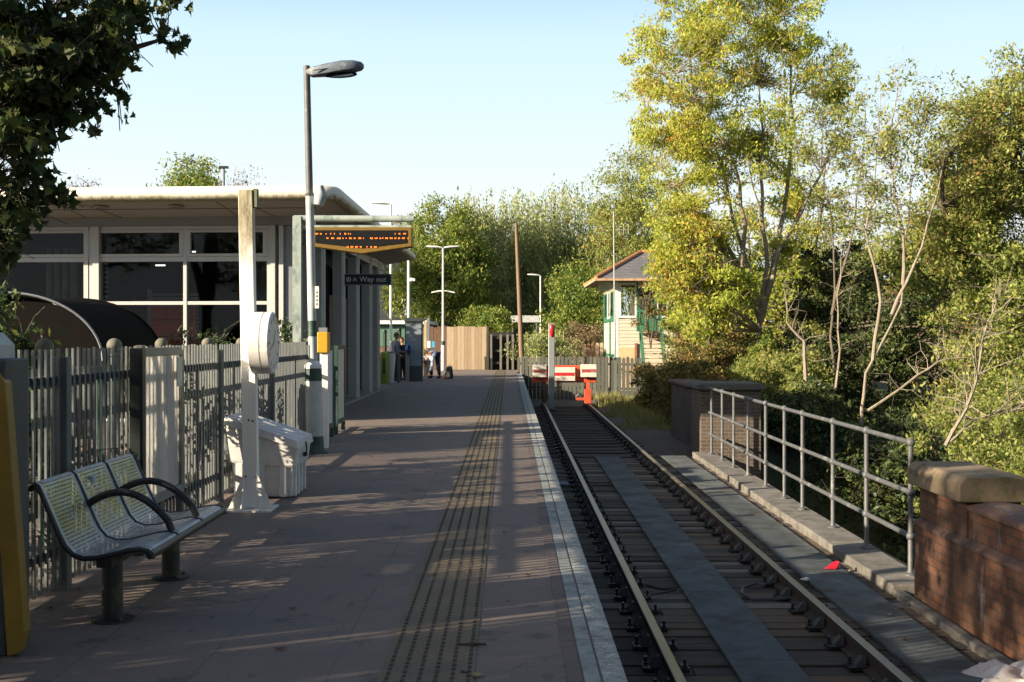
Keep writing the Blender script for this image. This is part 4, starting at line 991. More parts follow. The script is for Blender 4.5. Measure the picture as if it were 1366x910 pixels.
# ------------------------------------------------------------------ signal box
sb = thing('signal_box', 'white and green timber signal box with slate hipped roof by the line', 'signal box', (6.8, 58, -1))
m_cream = M('cream white weatherboard', (.52,.48,.39), .6, var=.08, dirt=(.4,.36,.28), dirt_amt=.2)
m_sgreen = M('bright green paint', (.03,.135,.075), .6, var=.15)
m_slates = brick_mat('grey roof slates', (.12,.12,.135), (.15,.15,.165), (.06,.06,.065), sx=.4, sz=.16, ms=.01, stain=(.10,.08,.06), stain_amt=.3)
m_ridge = M('terracotta ridge tile', (.42,.18,.08), .8, var=.3, dirt=(.3,.24,.12), dirt_amt=.4)
xA, xB, yA, yB = 4.86, 9.0, 55.0, 60.9; zG, zF, zS, zE = -1.1, 1.35, 2.3, 4.05
# lower storey and spandrel, built as weatherboards
def weather(mb, x0, x1, y0, y1, z0, z1, step=.16):
    z = z0
    while z < z1-.01:
        zt = min(z+step, z1)
        mb.hexa([(x0-.02,y0-.02,z),(x1,y0-.02,z),(x1,y1,z),(x0-.02,y1,z)], [(x0,y0,zt-.001),(x1,y0,zt-.001),(x1,y1,zt-.001),(x0,y1,zt-.001)]); z = zt
wb = MB(); weather(wb, xA, xB, yA, yB, zG, zS); wb.build('wall', m_cream, sb)
MB().box(xA+.12, xB-.1, yA+.15, yB-.1, zS, zE).build('interior', M('dim signal box interior', (.13,.13,.11), .9), sb) if False else None
MB().box(xA+.1, xB-.1, yA+.1, yB-.1, zS+.002, zS+.03).build('floor_edge', m_cream, sb)
MB().box(7.0, xB-.15, yB-.25, yB-.15, zS, zE).box(xB-.25, xB-.15, yA+.1, yB-.2, zS, zE).build('inner_wall', M('pale inner wall', (.35,.34,.3), .8), sb)
# corner posts and window frames of the upper storey
for (x, y) in ((xA+.07, yA+.07), (xA+.07, yB-.07), (xB-.07, yA+.07)): MB().box(x-.09, x+.09, y-.09, y+.09, zG, zE).build('corner_post', m_white, sb)
def sash(nm, pxs, plane, z0, z1, m_f, cols=2, rows_=2):
    fr = MB(); gl = MB(); a, b_ = pxs
    def bx(u0, u1, z0_, z1_, d0=-.04, d1=.04):
        if plane == 'x': fr.box(xA+d0-.01, xA+d1-.01, u0, u1, z0_, z1_)
        else: fr.box(u0, u1, yA+d0-.01, yA+d1-.01, z0_, z1_)
    bx(a, a+.09, z0, z1); bx(b_-.09, b_, z0, z1); bx(a+.09, b_-.09, z0, z0+.1); bx(a+.09, b_-.09, z1-.08, z1)
    for k in range(1, cols): u = a+(b_-a)*k/cols; bx(u-.025, u+.025, z0+.1, z1-.08, -.02, .02)
    for k in range(1, rows_): z_ = z0+(z1-z0)*k/rows_; bx(a+.09, b_-.09, z_-.02, z_+.02, -.015, .015)
    f_ = fr.build(nm, m_f, sb)
    if plane == 'x': gl.box(xA-.012, xA-.006, a+.09, b_-.09, z0+.1, z1-.08)
    else: gl.box(a+.09, b_-.09, yA-.012, yA-.006, z0+.1, z1-.08)
    gl.build('pane', m_glass, f_)
for k in range(3): sash('window', (yA+.22+k*1.85, yA+.22+k*1.85+1.75), 'x', zS+.05, zE-.1, m_sgreen if k != 1 else m_white, 2, 1)
sash('window', (xA+.18, xA+1.0), 'y', zS+.05, zE-.1, m_white, 1, 1)
sash('window', (6.75, 7.75), 'y', zS+.05, zE-.1, m_white, 2, 2)
sash('window', (7.8, 8.85), 'y', zS+.05, zE-.1, m_white, 2, 2)
d = MB().box(5.92, 6.68, yA-.05, yA-.02, 1.75, 3.75).build('door', m_sgreen, sb)
MB().box(6.0, 6.6, yA-.06, yA-.051, 2.75, 3.6).build('door_pane', M('door glass', (.03,.04,.04), .1), d)
MB().box(5.84, 5.91, yA-.07, yA+.02, 1.75, 3.95).box(6.69, 6.74, yA-.07, yA+.02, 1.75, 3.95).build('door_frame', m_sgreen, sb)
gt = MB(); gt.box(xA-.07, xA-.015, yA-.03, yB, 2.2, 2.34).box(xA-.07, xA-.015, yA-.03, yB, .55, .68); gt.box(xA-.09, xA-.02, yA+2.0, yA+2.1, zG, 2.2); gt.box(xA-.07,xA-.02,yB-.12,yB,zG,zE)
gt.box(xA+.02, xA+.18, yA-.08, yA-.025, zG, .55)
gt.build('green_trim', m_sgreen, sb)
MB().box(5.0, 5.75, yA-.06, yA-.03, zG, 1.0).build('lower_door', M('pale orange board', (.62,.42,.24), .7, var=.1), sb)
MB().box(5.76, 5.86, yA-.09, yA-.03, zG, 1.2).build('lower_post', M('brown timber', (.3,.14,.07), .8), sb)
# roof
ov_ = .95; rx0, rx1, ry0, ry1 = xA-ov_, xB+ov_, yA-.95, yB+ov_; ze = 4.12; zr = 5.55; yc = (ry0+ry1)/2
ra, rb_ = rx0+2.45, rx1-2.45
rfm = MB()
for (q) in ([(rx0,ry0,ze),(rx1,ry0,ze),(rb_,yc,zr),(ra,yc,zr)], [(rx1,ry1,ze),(rx0,ry1,ze),(ra,yc,zr),(rb_,yc,zr)]): rfm.add(q, [(0,1,2,3)])
rfm.add([(rx0,ry1,ze),(rx0,ry0,ze),(ra,yc,zr)], [(0,1,2)]); rfm.add([(rx1,ry0,ze),(rx1,ry1,ze),(rb_,yc,zr)], [(0,1,2)])
rfm.build('roof', m_slates, sb)
MB().box(rx0+.02, rx1-.02, ry0+.02, ry1-.02, ze-.09, ze-.01).build('soffit', M('brown soffit', (.22,.14,.09), .8), sb)
ft = MB(); ft.box(rx0-.02, rx1+.02, ry0-.03, ry0+.015, ze-.10, ze+.0).box(rx0-.03, rx0+.015, ry0+.016, ry1, ze-.10, ze); ft.build('gutter', M('rusty cream gutter', (.46,.30,.18), .7, dirt=(.25,.13,.07), dirt_amt=.4), sb)
hp = MB()
for a_, b_ in (((rx0,ry0,ze+.02),(ra,yc,zr+.03)), ((rx1,ry0,ze+.02),(rb_,yc,zr+.03)), ((rx0,ry1,ze+.02),(ra,yc,zr+.03)), ((ra,yc,zr+.03),(rb_,yc,zr+.03))):
    a_, b_ = Vector(a_), Vector(b_); n_ = max(3, int((b_-a_).length/.35))
    for k in range(n_):
        p = a_.lerp(b_, k/n_); q = a_.lerp(b_, (k+.93)/n_); hp.tube([p, q], [.10,.115], 8)
hp.build('ridge_tiles', m_ridge, sb)
bk = MB()
for y in [yA+.1+k*.75 for k in range(8)]:
    bk.add([(xA-.02,y,ze-.1),(xA-.45,y,ze-.1),(xA-.02,y,ze-.55),(xA-.02,y+.09,ze-.1),(xA-.45,y+.09,ze-.1),(xA-.02,y+.09,ze-.55)], [(0,1,2),(5,4,3),(0,3,4,1),(1,4,5,2),(2,5,3,0)])
bk.build('eaves_bracket', M('pale green bracket', (.55,.58,.40), .6), sb)
MB().box(xA+.1, xB, yA-.06, yA+.06, zE-.1, zE+.02).build('head_board', m_frameS, sb)
# stairs toward the camera
stt = thing('outside_stair', 'green railed timber stair up to the signal box door', 'stair', (6.3, 53.5, -1))
ns = 13; z1s = 1.72; y1s = yA-.95
MB().box(5.85, 6.85, y1s, yA-.08, z1s-.06, z1s).build('landing', M('pale timber tread', (.45,.30,.18), .8), stt)  # one even timber colour, slightly paler than the treads
for s_, xs_ in ((0, 5.86), (1, 6.80)):
    mb = MB(); mb.hexa([(xs_,y1s-2.6,zG),(xs_+.06,y1s-2.6,zG),(xs_+.06,y1s-2.3,zG),(xs_,y1s-2.3,zG)], [(xs_,y1s-.15,z1s),(xs_+.06,y1s-.15,z1s),(xs_+.06,y1s+.15,z1s),(xs_,y1s+.15,z1s)])
    mb.build('stringer', m_sgreen, stt)
    hb = MB(); 
    for (yy, z_) in ((y1s-2.4, zG), (y1s-1.2, .3), (y1s, z1s), (yA-.12, z1s)): hb.box(xs_, xs_+.06, yy, yy+.06, z_, z_+(1.0 if z_ < 1 else .95))
    hb.hexa([(xs_,y1s-2.4,zG+.95),(xs_+.06,y1s-2.4,zG+.95),(xs_+.06,y1s-2.3,zG+.95),(xs_,y1s-2.3,zG+.95)], [(xs_,y1s,z1s+.95),(xs_+.06,y1s,z1s+.95),(xs_+.06,y1s+.1,z1s+.95),(xs_,y1s+.1,z1s+.95)])
    hb.box(xs_, xs_+.06, y1s+.07, yA-.1, z1s+.90, z1s+.95)
    hb.build('handrail', m_sgreen, stt)
for k in range(ns):
    f__ = (k+.5)/ns; MB().box(5.92, 6.80, y1s-2.45+f__*2.4, y1s-2.20+f__*2.4, zG+f__*(z1s-zG)-.02, zG+f__*(z1s-zG)+.02).build('tread', M('tread', (.40,.27,.16), .8) if k == 0 else bpy.data.materials['tread'], stt)
t = thing('radio_mast', 'thin pale radio mast with small aerial at the signal box corner', 'mast', (X(820,53), 53, -1))
MB().tube([(X(821,53),53,-1),(X(818.5,53),53,Z(282,53))], [.045,.025], 8).build('mast', m_frameS, t)
mb = MB().tube([(X(819,53),53,Z(306,53)),(X(839,53),53,Z(307,53))], .012, 5)
for px in (826, 832, 838): mb.tube([(X(px,53),53,Z(300,53)),(X(px,53),53,Z(313,53))], .01, 5)
mb.build('aerial', m_frameS, t)

# ------------------------------------------------------------------ buffer stop and lamp post on the track
BY = 42.0
bs = thing('buffer_stop', 'orange red buffer stop with white blocks across the end of the track', 'buffer stop', (2.0, BY, -.9))
bx = lambda px: X(px, BY)
bzz = lambda py: Z(py, BY)
MB().box(bx(710), bx(795.5), BY, BY+.3, bzz(510.5), bzz(500)).box(bx(710.5), bx(795), BY+.02, BY+.28, bzz(500), bzz(487.5)).build('beam', m_orange, bs, bevel=.015)
m_wblk = M('grimy white block', (.62,.58,.52), .7, var=.1, dirt=(.32,.26,.2), dirt_amt=.35, dirt_scale=6)
for (a_, b_, t0, t1, st_) in ((710.3,729,486.5,503,m_redfade), (738.5,767,490,508,m_red), (774.5,795.5,486,503,m_redfade)):
    o = MB().box(bx(a_), bx(b_), BY-.16, BY-.002, bzz(t1), bzz(t0)).build('buffer_block', m_wblk, bs, bevel=.01)
    mid = (t0+t1)/2; MB().box(bx(a_)+.03, bx(b_)-.03, BY-.166, BY-.161, bzz(mid+2.2), bzz(mid-2)).build('stripe', st_, o)
for x in (1.24, 2.76):
    mb = MB(); mb.hexa([(x-.06,BY-.3,-.8),(x+.06,BY-.3,-.8),(x+.06,BY-.15,-.8),(x-.06,BY-.15,-.8)], [(x-.06,BY+.03,bzz(505)),(x+.06,BY+.03,bzz(505)),(x+.06,BY+.2,bzz(505)),(x-.06,BY+.2,bzz(505))])
    mb.hexa([(x-.05,BY+1.2,-.85),(x+.05,BY+1.2,-.85),(x+.05,BY+1.35,-.85),(x-.05,BY+1.35,-.85)], [(x-.05,BY+.2,bzz(492)),(x+.05,BY+.2,bzz(492)),(x+.05,BY+.3,bzz(492)),(x-.05,BY+.3,bzz(492))])
    mb.build('leg', m_orange if x > 2 else m_rust, bs)
MB().box(2.62, 2.86, BY-.42, BY-.31, -.84, -.32).box(2.32, 2.62, BY-.38, BY-.30, -.72, -.62).build('rail_clamp', m_orange, bs, bevel=.01)
MB().tube([(2.32,BY-.32,-.6),(2.42,BY-.34,-.52),(2.5,BY-.33,-.6)], .05, 8).build('chain', m_galv, bs)
MB().tube([(1.22,BY+.1,.50),(1.22,BY+.1,.60)], .02, 6).tube([(2.72,BY+.1,.50),(2.72,BY+.1,.58)], .02, 6).build('lug', m_rust, bs)
t = thing('marker_post', 'tall grey square post with red lamp top in front of the buffer stop', 'marker post', (X(735.5,40.2), 40.2, -.9))
MB().box(X(732.3,40.2), X(739.2,40.2), 40.1, 40.24, -.95, 1.45).build('post', M('grey steel post', (.21,.24,.25), .5, var=.1), t)
MB().box(X(731.7,40.2), X(732.2,40.2), 40.12, 40.24, -.4, 1.95).box(X(739.3,40.2), X(739.9,40.2), 40.12, 40.24, -.4, 1.95).build('edge_trim', m_white, t)
MB().box(X(732.3,40.2), X(739.2,40.2), 40.1, 40.24, 1.452, 1.95).build('head', M('grey steel head', (.24,.26,.26), .5), t)
MB().ball((X(735.8,40.2), 40.09, 1.70), (.075,.05,.22), 12, 10).build('red_lens', M('bright red lens', (.75,.02,.02), .3, var=.05), t, smooth=True)
MB().box(X(729.5,40.2), X(742,40.2), 40.0, 40.34, -.97, -.90).build('foot', m_galv, t)

# ------------------------------------------------------------------ foliage
def leaf_array(centres, size, aspect=.5, droop=0.0, droop_dir=(0,0,-1), lobed=False):
    """one small folded leaf of four points (or a lobed leaf) at each centre"""
    n = len(centres)
    d = rng.normal(size=(n,3)); d[:,2] -= droop*2; d /= np.linalg.norm(d, axis=1)[:,None]+1e-9
    up = rng.normal(size=(n,3)); up[:,2] += .8
    s = np.cross(d, up); s /= np.linalg.norm(s, axis=1)[:,None]+1e-9
    nn = np.cross(s, d)
    sz = size*(.4+1.2*rng.random(n))[:,None]
    if not lobed:
        w_ = sz*aspect*.5
        V = np.stack([centres-d*sz*.5, centres+s*w_-d*sz*.05, centres+d*sz*.5, centres-s*w_-d*sz*.05+nn*w_*.35], 1)
        return V.reshape(-1,3), 4
    pts = [(-.15,0),(-.05,.28),(-.28,.42),(.08,.40),(.05,.62),(.30,.42),(.38,.22),(.75,.0),(.38,-.22),(.30,-.42),(.05,-.62),(.08,-.40),(-.28,-.42),(-.05,-.28)]
    V = np.stack([centres+d*sz*a+s*sz*b+nn*sz*.18*abs(b)*2 for a, b in pts], 1)
    return V.reshape(-1,3), len(pts)
def leaf_object(name, V, k, mat, parent=None, extra=None):
    off = np.zeros(3); p = parent
    while p is not None: off += np.array(p.location); p = p.parent
    nv = len(V); nf = nv//k
    me = bpy.data.meshes.new(name); me.vertices.add(nv); me.vertices.foreach_set('co', (V-off).astype(np.float32).ravel())
    me.loops.add(nv); me.loops.foreach_set('vertex_index', np.arange(nv, dtype=np.int32))
    me.polygons.add(nf); me.polygons.foreach_set('loop_start', np.arange(0, nv, k, dtype=np.int32)); me.polygons.foreach_set('loop_total', np.full(nf, k, dtype=np.int32))
    me.update(); me.validate(); me.materials.append(mat)
    o = bpy.data.objects.new(name, me); col.objects.link(o); o.parent = parent
    return o
m_bark = M('grey brown bark', (.13,.105,.08), .9, var=.45, scale=8, stretch=(3,3,.5), dirt=(.06,.07,.03), dirt_amt=.3)
m_barkpale = M('pale ash bark', (.25,.21,.165), .85, var=.35, scale=6, stretch=(3,3,.5), dirt=(.14,.14,.08), dirt_amt=.35)
def wander(a, b, n=6, amt=.08, sag=0):
    a, b = Vector(a), Vector(b); L = (b-a).length; out = [a]
    off = Vector((0,0,0))
    for i in range(1, n):
        off += Vector([random.gauss(0,1) for _ in range(3)])*L*amt/n
        t_ = i/n; out.append(a.lerp(b, t_)+off*(1-abs(2*t_-1)*.3)+Vector((0,0,sag*math.sin(math.pi*t_))))
    out.append(b); return out
def tree(name, label, cat, base, stems, crowns, nclump, leaves_per, lsize, mat, bark=m_bark, clump_r=.6, group=None, aspect=.45, droop=.3,
         fill=.55, hang=0, trunk_r=.15, twigs=True, lobed=False, seed=1, twig_r=.012, part='crown'):
    """stems: list of polylines; crowns: list of (centre, radii, weight)"""
    random.seed(seed)
    t = thing(name, label, cat, base, group)
    tb = MB(); samp = []
    for st in stems:
        pts = []
        for a, b in zip(st[:-1], st[1:]):
            w_ = wander(a, b, 4, .10); pts += w_ if not pts else w_[1:]
        k = len(pts); rr_ = [trunk_r*(1-.88*i/(k-1))*(1.0) for i in range(k)]
        tb.tube(pts, rr_, 8)
        samp += [(p, r_) for p, r_ in zip(pts, rr_)][1:]
    W = sum(c[2] for c in crowns); C = []
    for (c, r_, w_) in crowns:
        for _ in range(max(1, int(nclump*w_/W))):
            d = Vector([random.gauss(0,1) for _ in range(3)]).normalized()
            q = fill+(1-fill)*random.random()**.7 if random.random() < .8 else random.random()*fill
            C.append(Vector((c[0]+d.x*r_[0]*q, c[1]+d.y*r_[1]*q, c[2]+d.z*r_[2]*q)))
    P_ = []
    for c in C:
        # nearest stem sample that sits below the clump
        best = min(samp, key=lambda s_: (s_[0]-c).length+max(0, s_[0].z-c.z)*1.5) if samp else (c, .02)
        if twigs:
            br_ = wander(best[0], c, 4, .25); r0 = min(best[1]*.6, .012+.012*(c-best[0]).length)
            tb.tube(br_, [r0*(1-.75*i/4) for i in range(5)], 5, cap=False)
            for _ in range(3):
                e = c+Vector([random.gauss(0, clump_r*.6) for _ in range(3)]); tb.tube([br_[-2], (br_[-2]+e)/2+Vector((0,0,.05)), e], [r0*.35, r0*.22, .003], 4, cap=False)
        n_ = int(leaves_per*random.uniform(.5, 1.5)); cr = clump_r*random.uniform(.6, 1.3)
        if hang:
            ns_ = max(1, n_//14)
            for _ in range(ns_):
                s0 = np.array(c)+rng.normal(size=3)*cr*.6; L = hang*random.uniform(.4, 1.2)
                tt = rng.random(14)[:,None]; P_.append(s0+np.array([0,0,-1])*L*tt+rng.normal(size=(14,3))*.06+np.array([[random.gauss(0,.15),random.gauss(0,.15),0]])*tt)
        else:
            q = rng.normal(size=(n_,3)); q /= np.linalg.norm(q, axis=1)[:,None]; q *= (rng.random(n_)**.5)[:,None]*cr; q[:,2] *= .7
            P_.append(np.array(c)+q)
    tb.build('trunk', bark, t, smooth=True)
    V, k = leaf_array(np.concatenate(P_), lsize, aspect, droop, lobed=lobed)
    leaf_object(part, V, k, mat, t)
    return t
G = leaf_mat
lm_ash = G('yellow green ash leaves', [(.20,.28,.04),(.36,.43,.065),(.50,.52,.09),(.55,.50,.11),(.45,.24,.07)], .55, .35, [0,.3,.62,.88,.985])
lm_willow = G('grey green willow leaves', [(.17,.22,.085),(.26,.32,.12),(.36,.40,.16),(.43,.43,.20)], .5, .22)
lm_green = G('fresh green leaves', [(.075,.125,.025),(.12,.20,.035),(.19,.26,.045),(.30,.30,.06)], .4, .3)
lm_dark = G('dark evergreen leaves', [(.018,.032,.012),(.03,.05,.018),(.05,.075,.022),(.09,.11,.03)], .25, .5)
lm_olive = G('olive autumn leaves', [(.14,.19,.04),(.22,.27,.065),(.31,.35,.09),(.40,.36,.12),(.32,.19,.07)], .5, .25, [0,.3,.6,.9,1])
lm_brown = G('rusty brown leaves', [(.12,.09,.03),(.20,.15,.05),(.24,.19,.06),(.17,.09,.04)], .35, .4)
lm_maple = G('deep green maple leaves', [(.022,.045,.016),(.04,.07,.022),(.06,.10,.03),(.10,.12,.035)], .35, .9)
lm_shrub = G('yellow brown bramble leaves', [(.07,.09,.02),(.14,.14,.03),(.20,.16,.05),(.16,.09,.05),(.28,.22,.06)], .35, .8)

# background trees beyond the platform end
def bgtree(label, px, Y, pytop, pxw, pybot, mat, hang=0, nc=150, lp=150, ls=.17, seed=1, kind='broadleaf_tree', dy=2.6, sparse=False, cr=.9, crowns=None):
    x = X(px, Y); zt = Z(pytop, Y); zb = Z(pybot, Y); wd = pxw/1600*Y/2
    zc_ = (zt+zb)/2; rz = (zt-zb)/2
    cr_l = crowns or [((x, Y, zc_+rz*.25), (wd*.85, dy, rz*.72), 1.2), ((x-wd*.35, Y-.5, zc_-rz*.3), (wd*.75, dy, rz*.65), 1), ((x+wd*.4, Y-.3, zc_-rz*.25), (wd*.7, dy, rz*.65), 1)]
    g0 = terrain_h(x, Y)
    return tree(kind, label, 'tree', (x, Y, g0), [[(x,Y,g0-.1),(x+.2,Y,zc_),(x,Y,zt-rz*.5)], [(x,Y,g0+1),(x-wd*.5,Y,zc_)], [(x,Y,g0+1),(x+wd*.5,Y,zc_)]], cr_l, nc, lp, ls, mat,
                hang=hang, clump_r=cr, group='trees beyond the platform end', seed=seed, trunk_r=.16, aspect=.4, droop=.5 if not hang else 1.2, twigs=sparse)
bgtree('bright green rounded tree directly behind the double headed lamp', 592, 70, 262, 132, 450, lm_green, nc=300, lp=200, seed=3)
bgtree('yellow topped slim tree between the bright green tree and the willows', 632, 73, 254, 76, 440, lm_willow, nc=170, lp=190, seed=4, hang=1.3)
bgtree('tall grey green willow behind the brown wooden pole', 690, 76, 248, 124, 450, lm_willow, hang=1.9, nc=300, lp=190, ls=.16, seed=5, kind='willow_tree')
bgtree('widest grey green weeping willow left of the signal box roof', 757, 78, 238, 140, 460, lm_willow, hang=2.1, nc=340, lp=190, ls=.16, seed=6, kind='willow_tree')
bgtree('thin rusty tree behind the end of the train indicator', 545, 82, 284, 76, 430, lm_brown, nc=80, lp=110, seed=7)
bgtree('low dark bush hanging over the tan board fence', 648, 57.5, 408, 66, 455, lm_green, nc=60, lp=130, ls=.12, seed=8, dy=1.0, cr=.5, kind='shrub')
bgtree('rust tinged tree rising behind the signal box roof', 842, 72, 182, 120, 420, lm_olive, nc=230, lp=130, seed=9)
bgtree('low green bush between the marker post and the brown pole', 728, 55, 440, 90, 490, lm_willow, nc=70, lp=130, ls=.11, seed=10, dy=1.0, cr=.45, kind='shrub')
bgtree('dense dark green tree left of the signal box wall', 768, 66, 350, 90, 470, lm_green, nc=90, lp=150, ls=.15, seed=12, dy=1.6)
bgtree('pinkish brown dry bank of scrub behind the paling fence', 778, 63.5, 428, 80, 480, G('dry pink brown scrub leaves', [(.20,.13,.08),(.26,.18,.11),(.14,.12,.05)], .2, .8), nc=60, lp=130, ls=.1, seed=13, dy=.8, cr=.5, kind='shrub')
bgtree('green dome tree showing above the station roof', 258, 62, 214, 74, 300, lm_green, nc=60, lp=150, seed=14)
bgtree('bare twiggy brown tree right of the dome tree above the roof', 330, 66, 226, 90, 300, G('sparse pinkish leaves', [(.28,.19,.14),(.2,.15,.1)], .2), sparse=True, nc=70, lp=22, ls=.14, seed=15)
bgtree('pale twiggy tree above the roof beside the maple leaves', 118, 66, 232, 56, 300, G('sparse grey leaves', [(.25,.2,.18),(.2,.16,.13)], .2), sparse=True, nc=50, lp=18, ls=.14, seed=16)
t = thing('street_lamp', 'tiny dark lamp standing above the station roof against the sky', 'street lamp', (X(299,58), 58, 0))
MB().tube([(X(299,58),58,0),(X(299,58),58,Z(224,58))], .05, 8).build('column', m_black, t); MB().box(X(293,58),X(305,58),57.9,58.1,Z(225,58),Z(222,58)).build('lamp_head', m_black, t)
# wider woods to the far horizon
fw = []
for i in range(110):
    a_ = rng.uniform(-1.1, 1.1); D = rng.uniform(105, 150); x = D*math.sin(a_); y = D*math.cos(a_); hh = rng.uniform(3.0, 6.5)
    n_ = 380; q = rng.normal(size=(n_,3)); q /= np.linalg.norm(q,axis=1)[:,None]; q *= (rng.random(n_)**.4)[:,None]*np.array([5,3,hh*.55]); fw.append(np.array([x,y,hh*.5])+q)
V, k = leaf_array(np.concatenate(fw), .75, .6, .2)
tag(leaf_object('distant_wood', V, k, lm_olive), 'far wooded skyline behind everything', 'woodland', kind='stuff')

# the tall ash beside the line
AY = 35
def A(px, py, dy=0): return (X(px, AY), AY+dy, Z(py, AY))
gz = terrain_h(X(1012,AY), AY)
tree('ash_tree', 'tall many stemmed ash with yellow green leaves right of the signal box', 'tree', (X(1012,AY), AY, gz),
     [[(X(1014,AY),AY,gz-.2),A(1012,400),A(975,260,.4),A(930,120,.5),A(905,-60)], [A(1016,430),A(1022,330),A(1018,180),A(1010,-120,-.4)], [A(1012,420),A(990,300,-.5),A(960,200,-.9),A(880,90,-1)],
      [A(1020,400,.2),A(1055,260,.6),A(1062,120,.7),A(1050,-80,.4)], [A(1018,420),A(1040,330),A(1100,230,.4),A(1130,120,.3)], [A(1000,380),A(940,300,-.5),A(880,230,-.6)]],
     [(A(965,-60), (3.1,2.4,2.6), 1.5), (A(930,60,-.3), (2.1,2.2,2.3), 1.2), (A(1040,50,.2), (1.9,2.2,2.4), .8), (A(915,190,-.4), (1.5,1.9,2.0), 1.1), (A(1010,190,.3), (1.9,2.0,1.9), .6),
      (A(920,300,-.4), (1.2,1.6,1.5), 1.0), (A(945,385,-.5), (1.25,1.3,1.2), .9), (A(890,355,-.6), (.6,.8,.8), .35), (A(860,110), (.8,1,2.0), .22), (A(1110,130), (1.0,1.4,2.0), .28), (A(1050,330,.4), (.9,1.2,1.2), .18)],
     1000, 125, .10, lm_ash, bark=m_barkpale, clump_r=.42, trunk_r=.085, seed=21, droop=.5, aspect=.4, fill=.15)
# thin, half bare trees
BYY = 29
def B(px, py, dy=0): return (X(px, BYY), BYY+dy, Z(py, BYY))
gz = terrain_h(X(1150,BYY), BYY)
tree('slender_tree', 'slender half bare tree with pale stems rising behind the handrail', 'tree', (X(1150,BYY), BYY, gz),
     [[(X(1148,BYY),BYY,gz),B(1150,545),B(1165,480),B(1205,380),B(1215,250),B(1240,110)], [B(1165,480),B(1172,380),B(1160,280),B(1175,130)], [B(1190,420),B(1230,330),B(1262,200)], [B(1205,380),B(1195,270),B(1200,90)]],
     [(B(1190,190), (1.25,1.3,1.9), 1), (B(1235,150), (.9,1.1,1.5), .6), (B(1170,250), (1.1,1.2,1.5), .6)], 190, 26, .09, lm_olive, bark=m_barkpale, clump_r=.35, trunk_r=.05, seed=22, fill=.3)
tree('slender_tree', 'slender grey stemmed tree with open twiggy crown right of the ash', 'tree', (X(1110,32), 32, terrain_h(X(1110,32),32)),
     [[(X(1105,32),32,terrain_h(X(1105,32),32)),(X(1108,32),32,Z(450,32)),(X(1112,32),32,Z(330,32)),(X(1095,32),32,Z(110,32))], [(X(1110,32),32,Z(420,32)),(X(1140,32),32,Z(300,32)),(X(1155,32),32,Z(140,32))]],
     [((X(1120,32),32,Z(190,32)), (1.4,1.3,2.4), 1)], 150, 24, .09, lm_olive, bark=m_bark, clump_r=.35, trunk_r=.05, seed=23, fill=.3)
# big trees at right
tree('broadleaf_tree', 'largest olive brown tree filling the right edge of the photo', 'tree', (13.0, 31, terrain_h(13,31)),
     [[(13,31,-3.5),(13,31,1),(12.4,31,5),(12.6,31,7)], [(13,31,0),(11.4,30.5,3.5),(10.9,30,6)], [(13,31,0),(14.5,31,4),(14.8,31,7.4)]],
     [((12.6,31,6.2), (1.7,2.0,2.2), 1.0), ((11.7,30.4,4.4), (1.3,1.8,1.9), .9), ((14.2,31,7.2), (2.0,2.2,2.6), 1.1), ((13,30,1.8), (2.4,2.0,2.0), 1.2), ((12.2,29.2,-.8), (2.4,1.6,1.6), 1), ((15,31,3), (2.2,2.4,2.6), .7)],
     760, 210, .10, lm_olive, clump_r=.55, trunk_r=.2, seed=24, droop=.3, fill=.4)
tree('broadleaf_tree', 'dark ivy clad tree behind the slender bare trees', 'tree', (9.9, 36, terrain_h(9.9,36)),
     [[(9.9,36,-2),(9.9,36,1),(10,36,4)]], [((9.7,36,2.4), (1.5,1.4,2.2), 1), ((8.9,35,.4), (1.6,1.4,1.5), .9), ((10.9,34,1.0), (1.9,1.5,1.7), 1), ((7.8,33.5,-.3),(1.4,1.2,1.0),.6)],
     230, 170, .12, lm_dark, clump_r=.45, trunk_r=.2, seed=25)
tree('broadleaf_tree', 'mid green bushy tree between the ash and the right edge trees', 'tree', (15.5, 44, terrain_h(15.5,44)),
     [[(15.5,44,-2),(15.5,44,3),(15.5,44,6.5)]], [((15.2,44,3.4), (2.2,2,2.4), 1), ((13.4,43,2), (2,2,2.2), .8), ((17.6,44,4.5), (2.4,2,3.5), 1)],
     170, 150, .16, lm_olive, clump_r=.65, trunk_r=.2, seed=26)
tree('broadleaf_tree', 'tree of rust and green behind the ash trunk', 'tree', (10.5, 52, -.9),
     [[(10.5,52,-1),(10.4,52,3),(10.3,52,7)]], [((10.2,52,4.2), (3.2,2,3.0), 1), ((12.6,52,2.6), (2.4,2,2.6), .7), ((8.4,51,2.4), (1.8,1.6,2.0), .6)],
     200, 110, .17, lm_olive, clump_r=.7, trunk_r=.2, seed=27)
tree('slender_tree', 'open olive tree filling the gap behind the slender pale tree', 'tree', (13.6, 46, -1),
     [[(13.6,46,-1.2),(13.5,46,2),(13.3,46,6.5)], [(13.5,46,1),(12.2,46,4.5),(11.8,46,7)], [(13.5,46,1),(15,46,4),(15.4,46,7)]],
     [((13.2,46,4.2), (2.6,1.6,2.6), 1), ((11.6,45.5,3.2), (1.6,1.4,2.0), .6), ((15.2,46,4.6), (1.8,1.5,2.6), .7)], 260, 70, .12, lm_olive, bark=m_bark, clump_r=.5, trunk_r=.08, seed=28, fill=.2)
tree('slender_tree', 'twiggy yellow green tree just behind the right side of the ash', 'tree', (9.3, 40, -1),
     [[(9.3,40,-1.2),(9.4,40,3),(9.6,40,8)], [(9.3,40,1),(10.3,40,5),(10.9,40,8.2)], [(9.3,40,1.4),(8.4,40,5),(8.1,40,8)]],
     [((9.5,40,6.0), (1.9,1.3,3.0), 1), ((9.2,40,2.8), (1.7,1.2,1.8), .7)], 230, 60, .11, lm_ash, bark=m_bark, clump_r=.45, trunk_r=.07, seed=29, fill=.15)
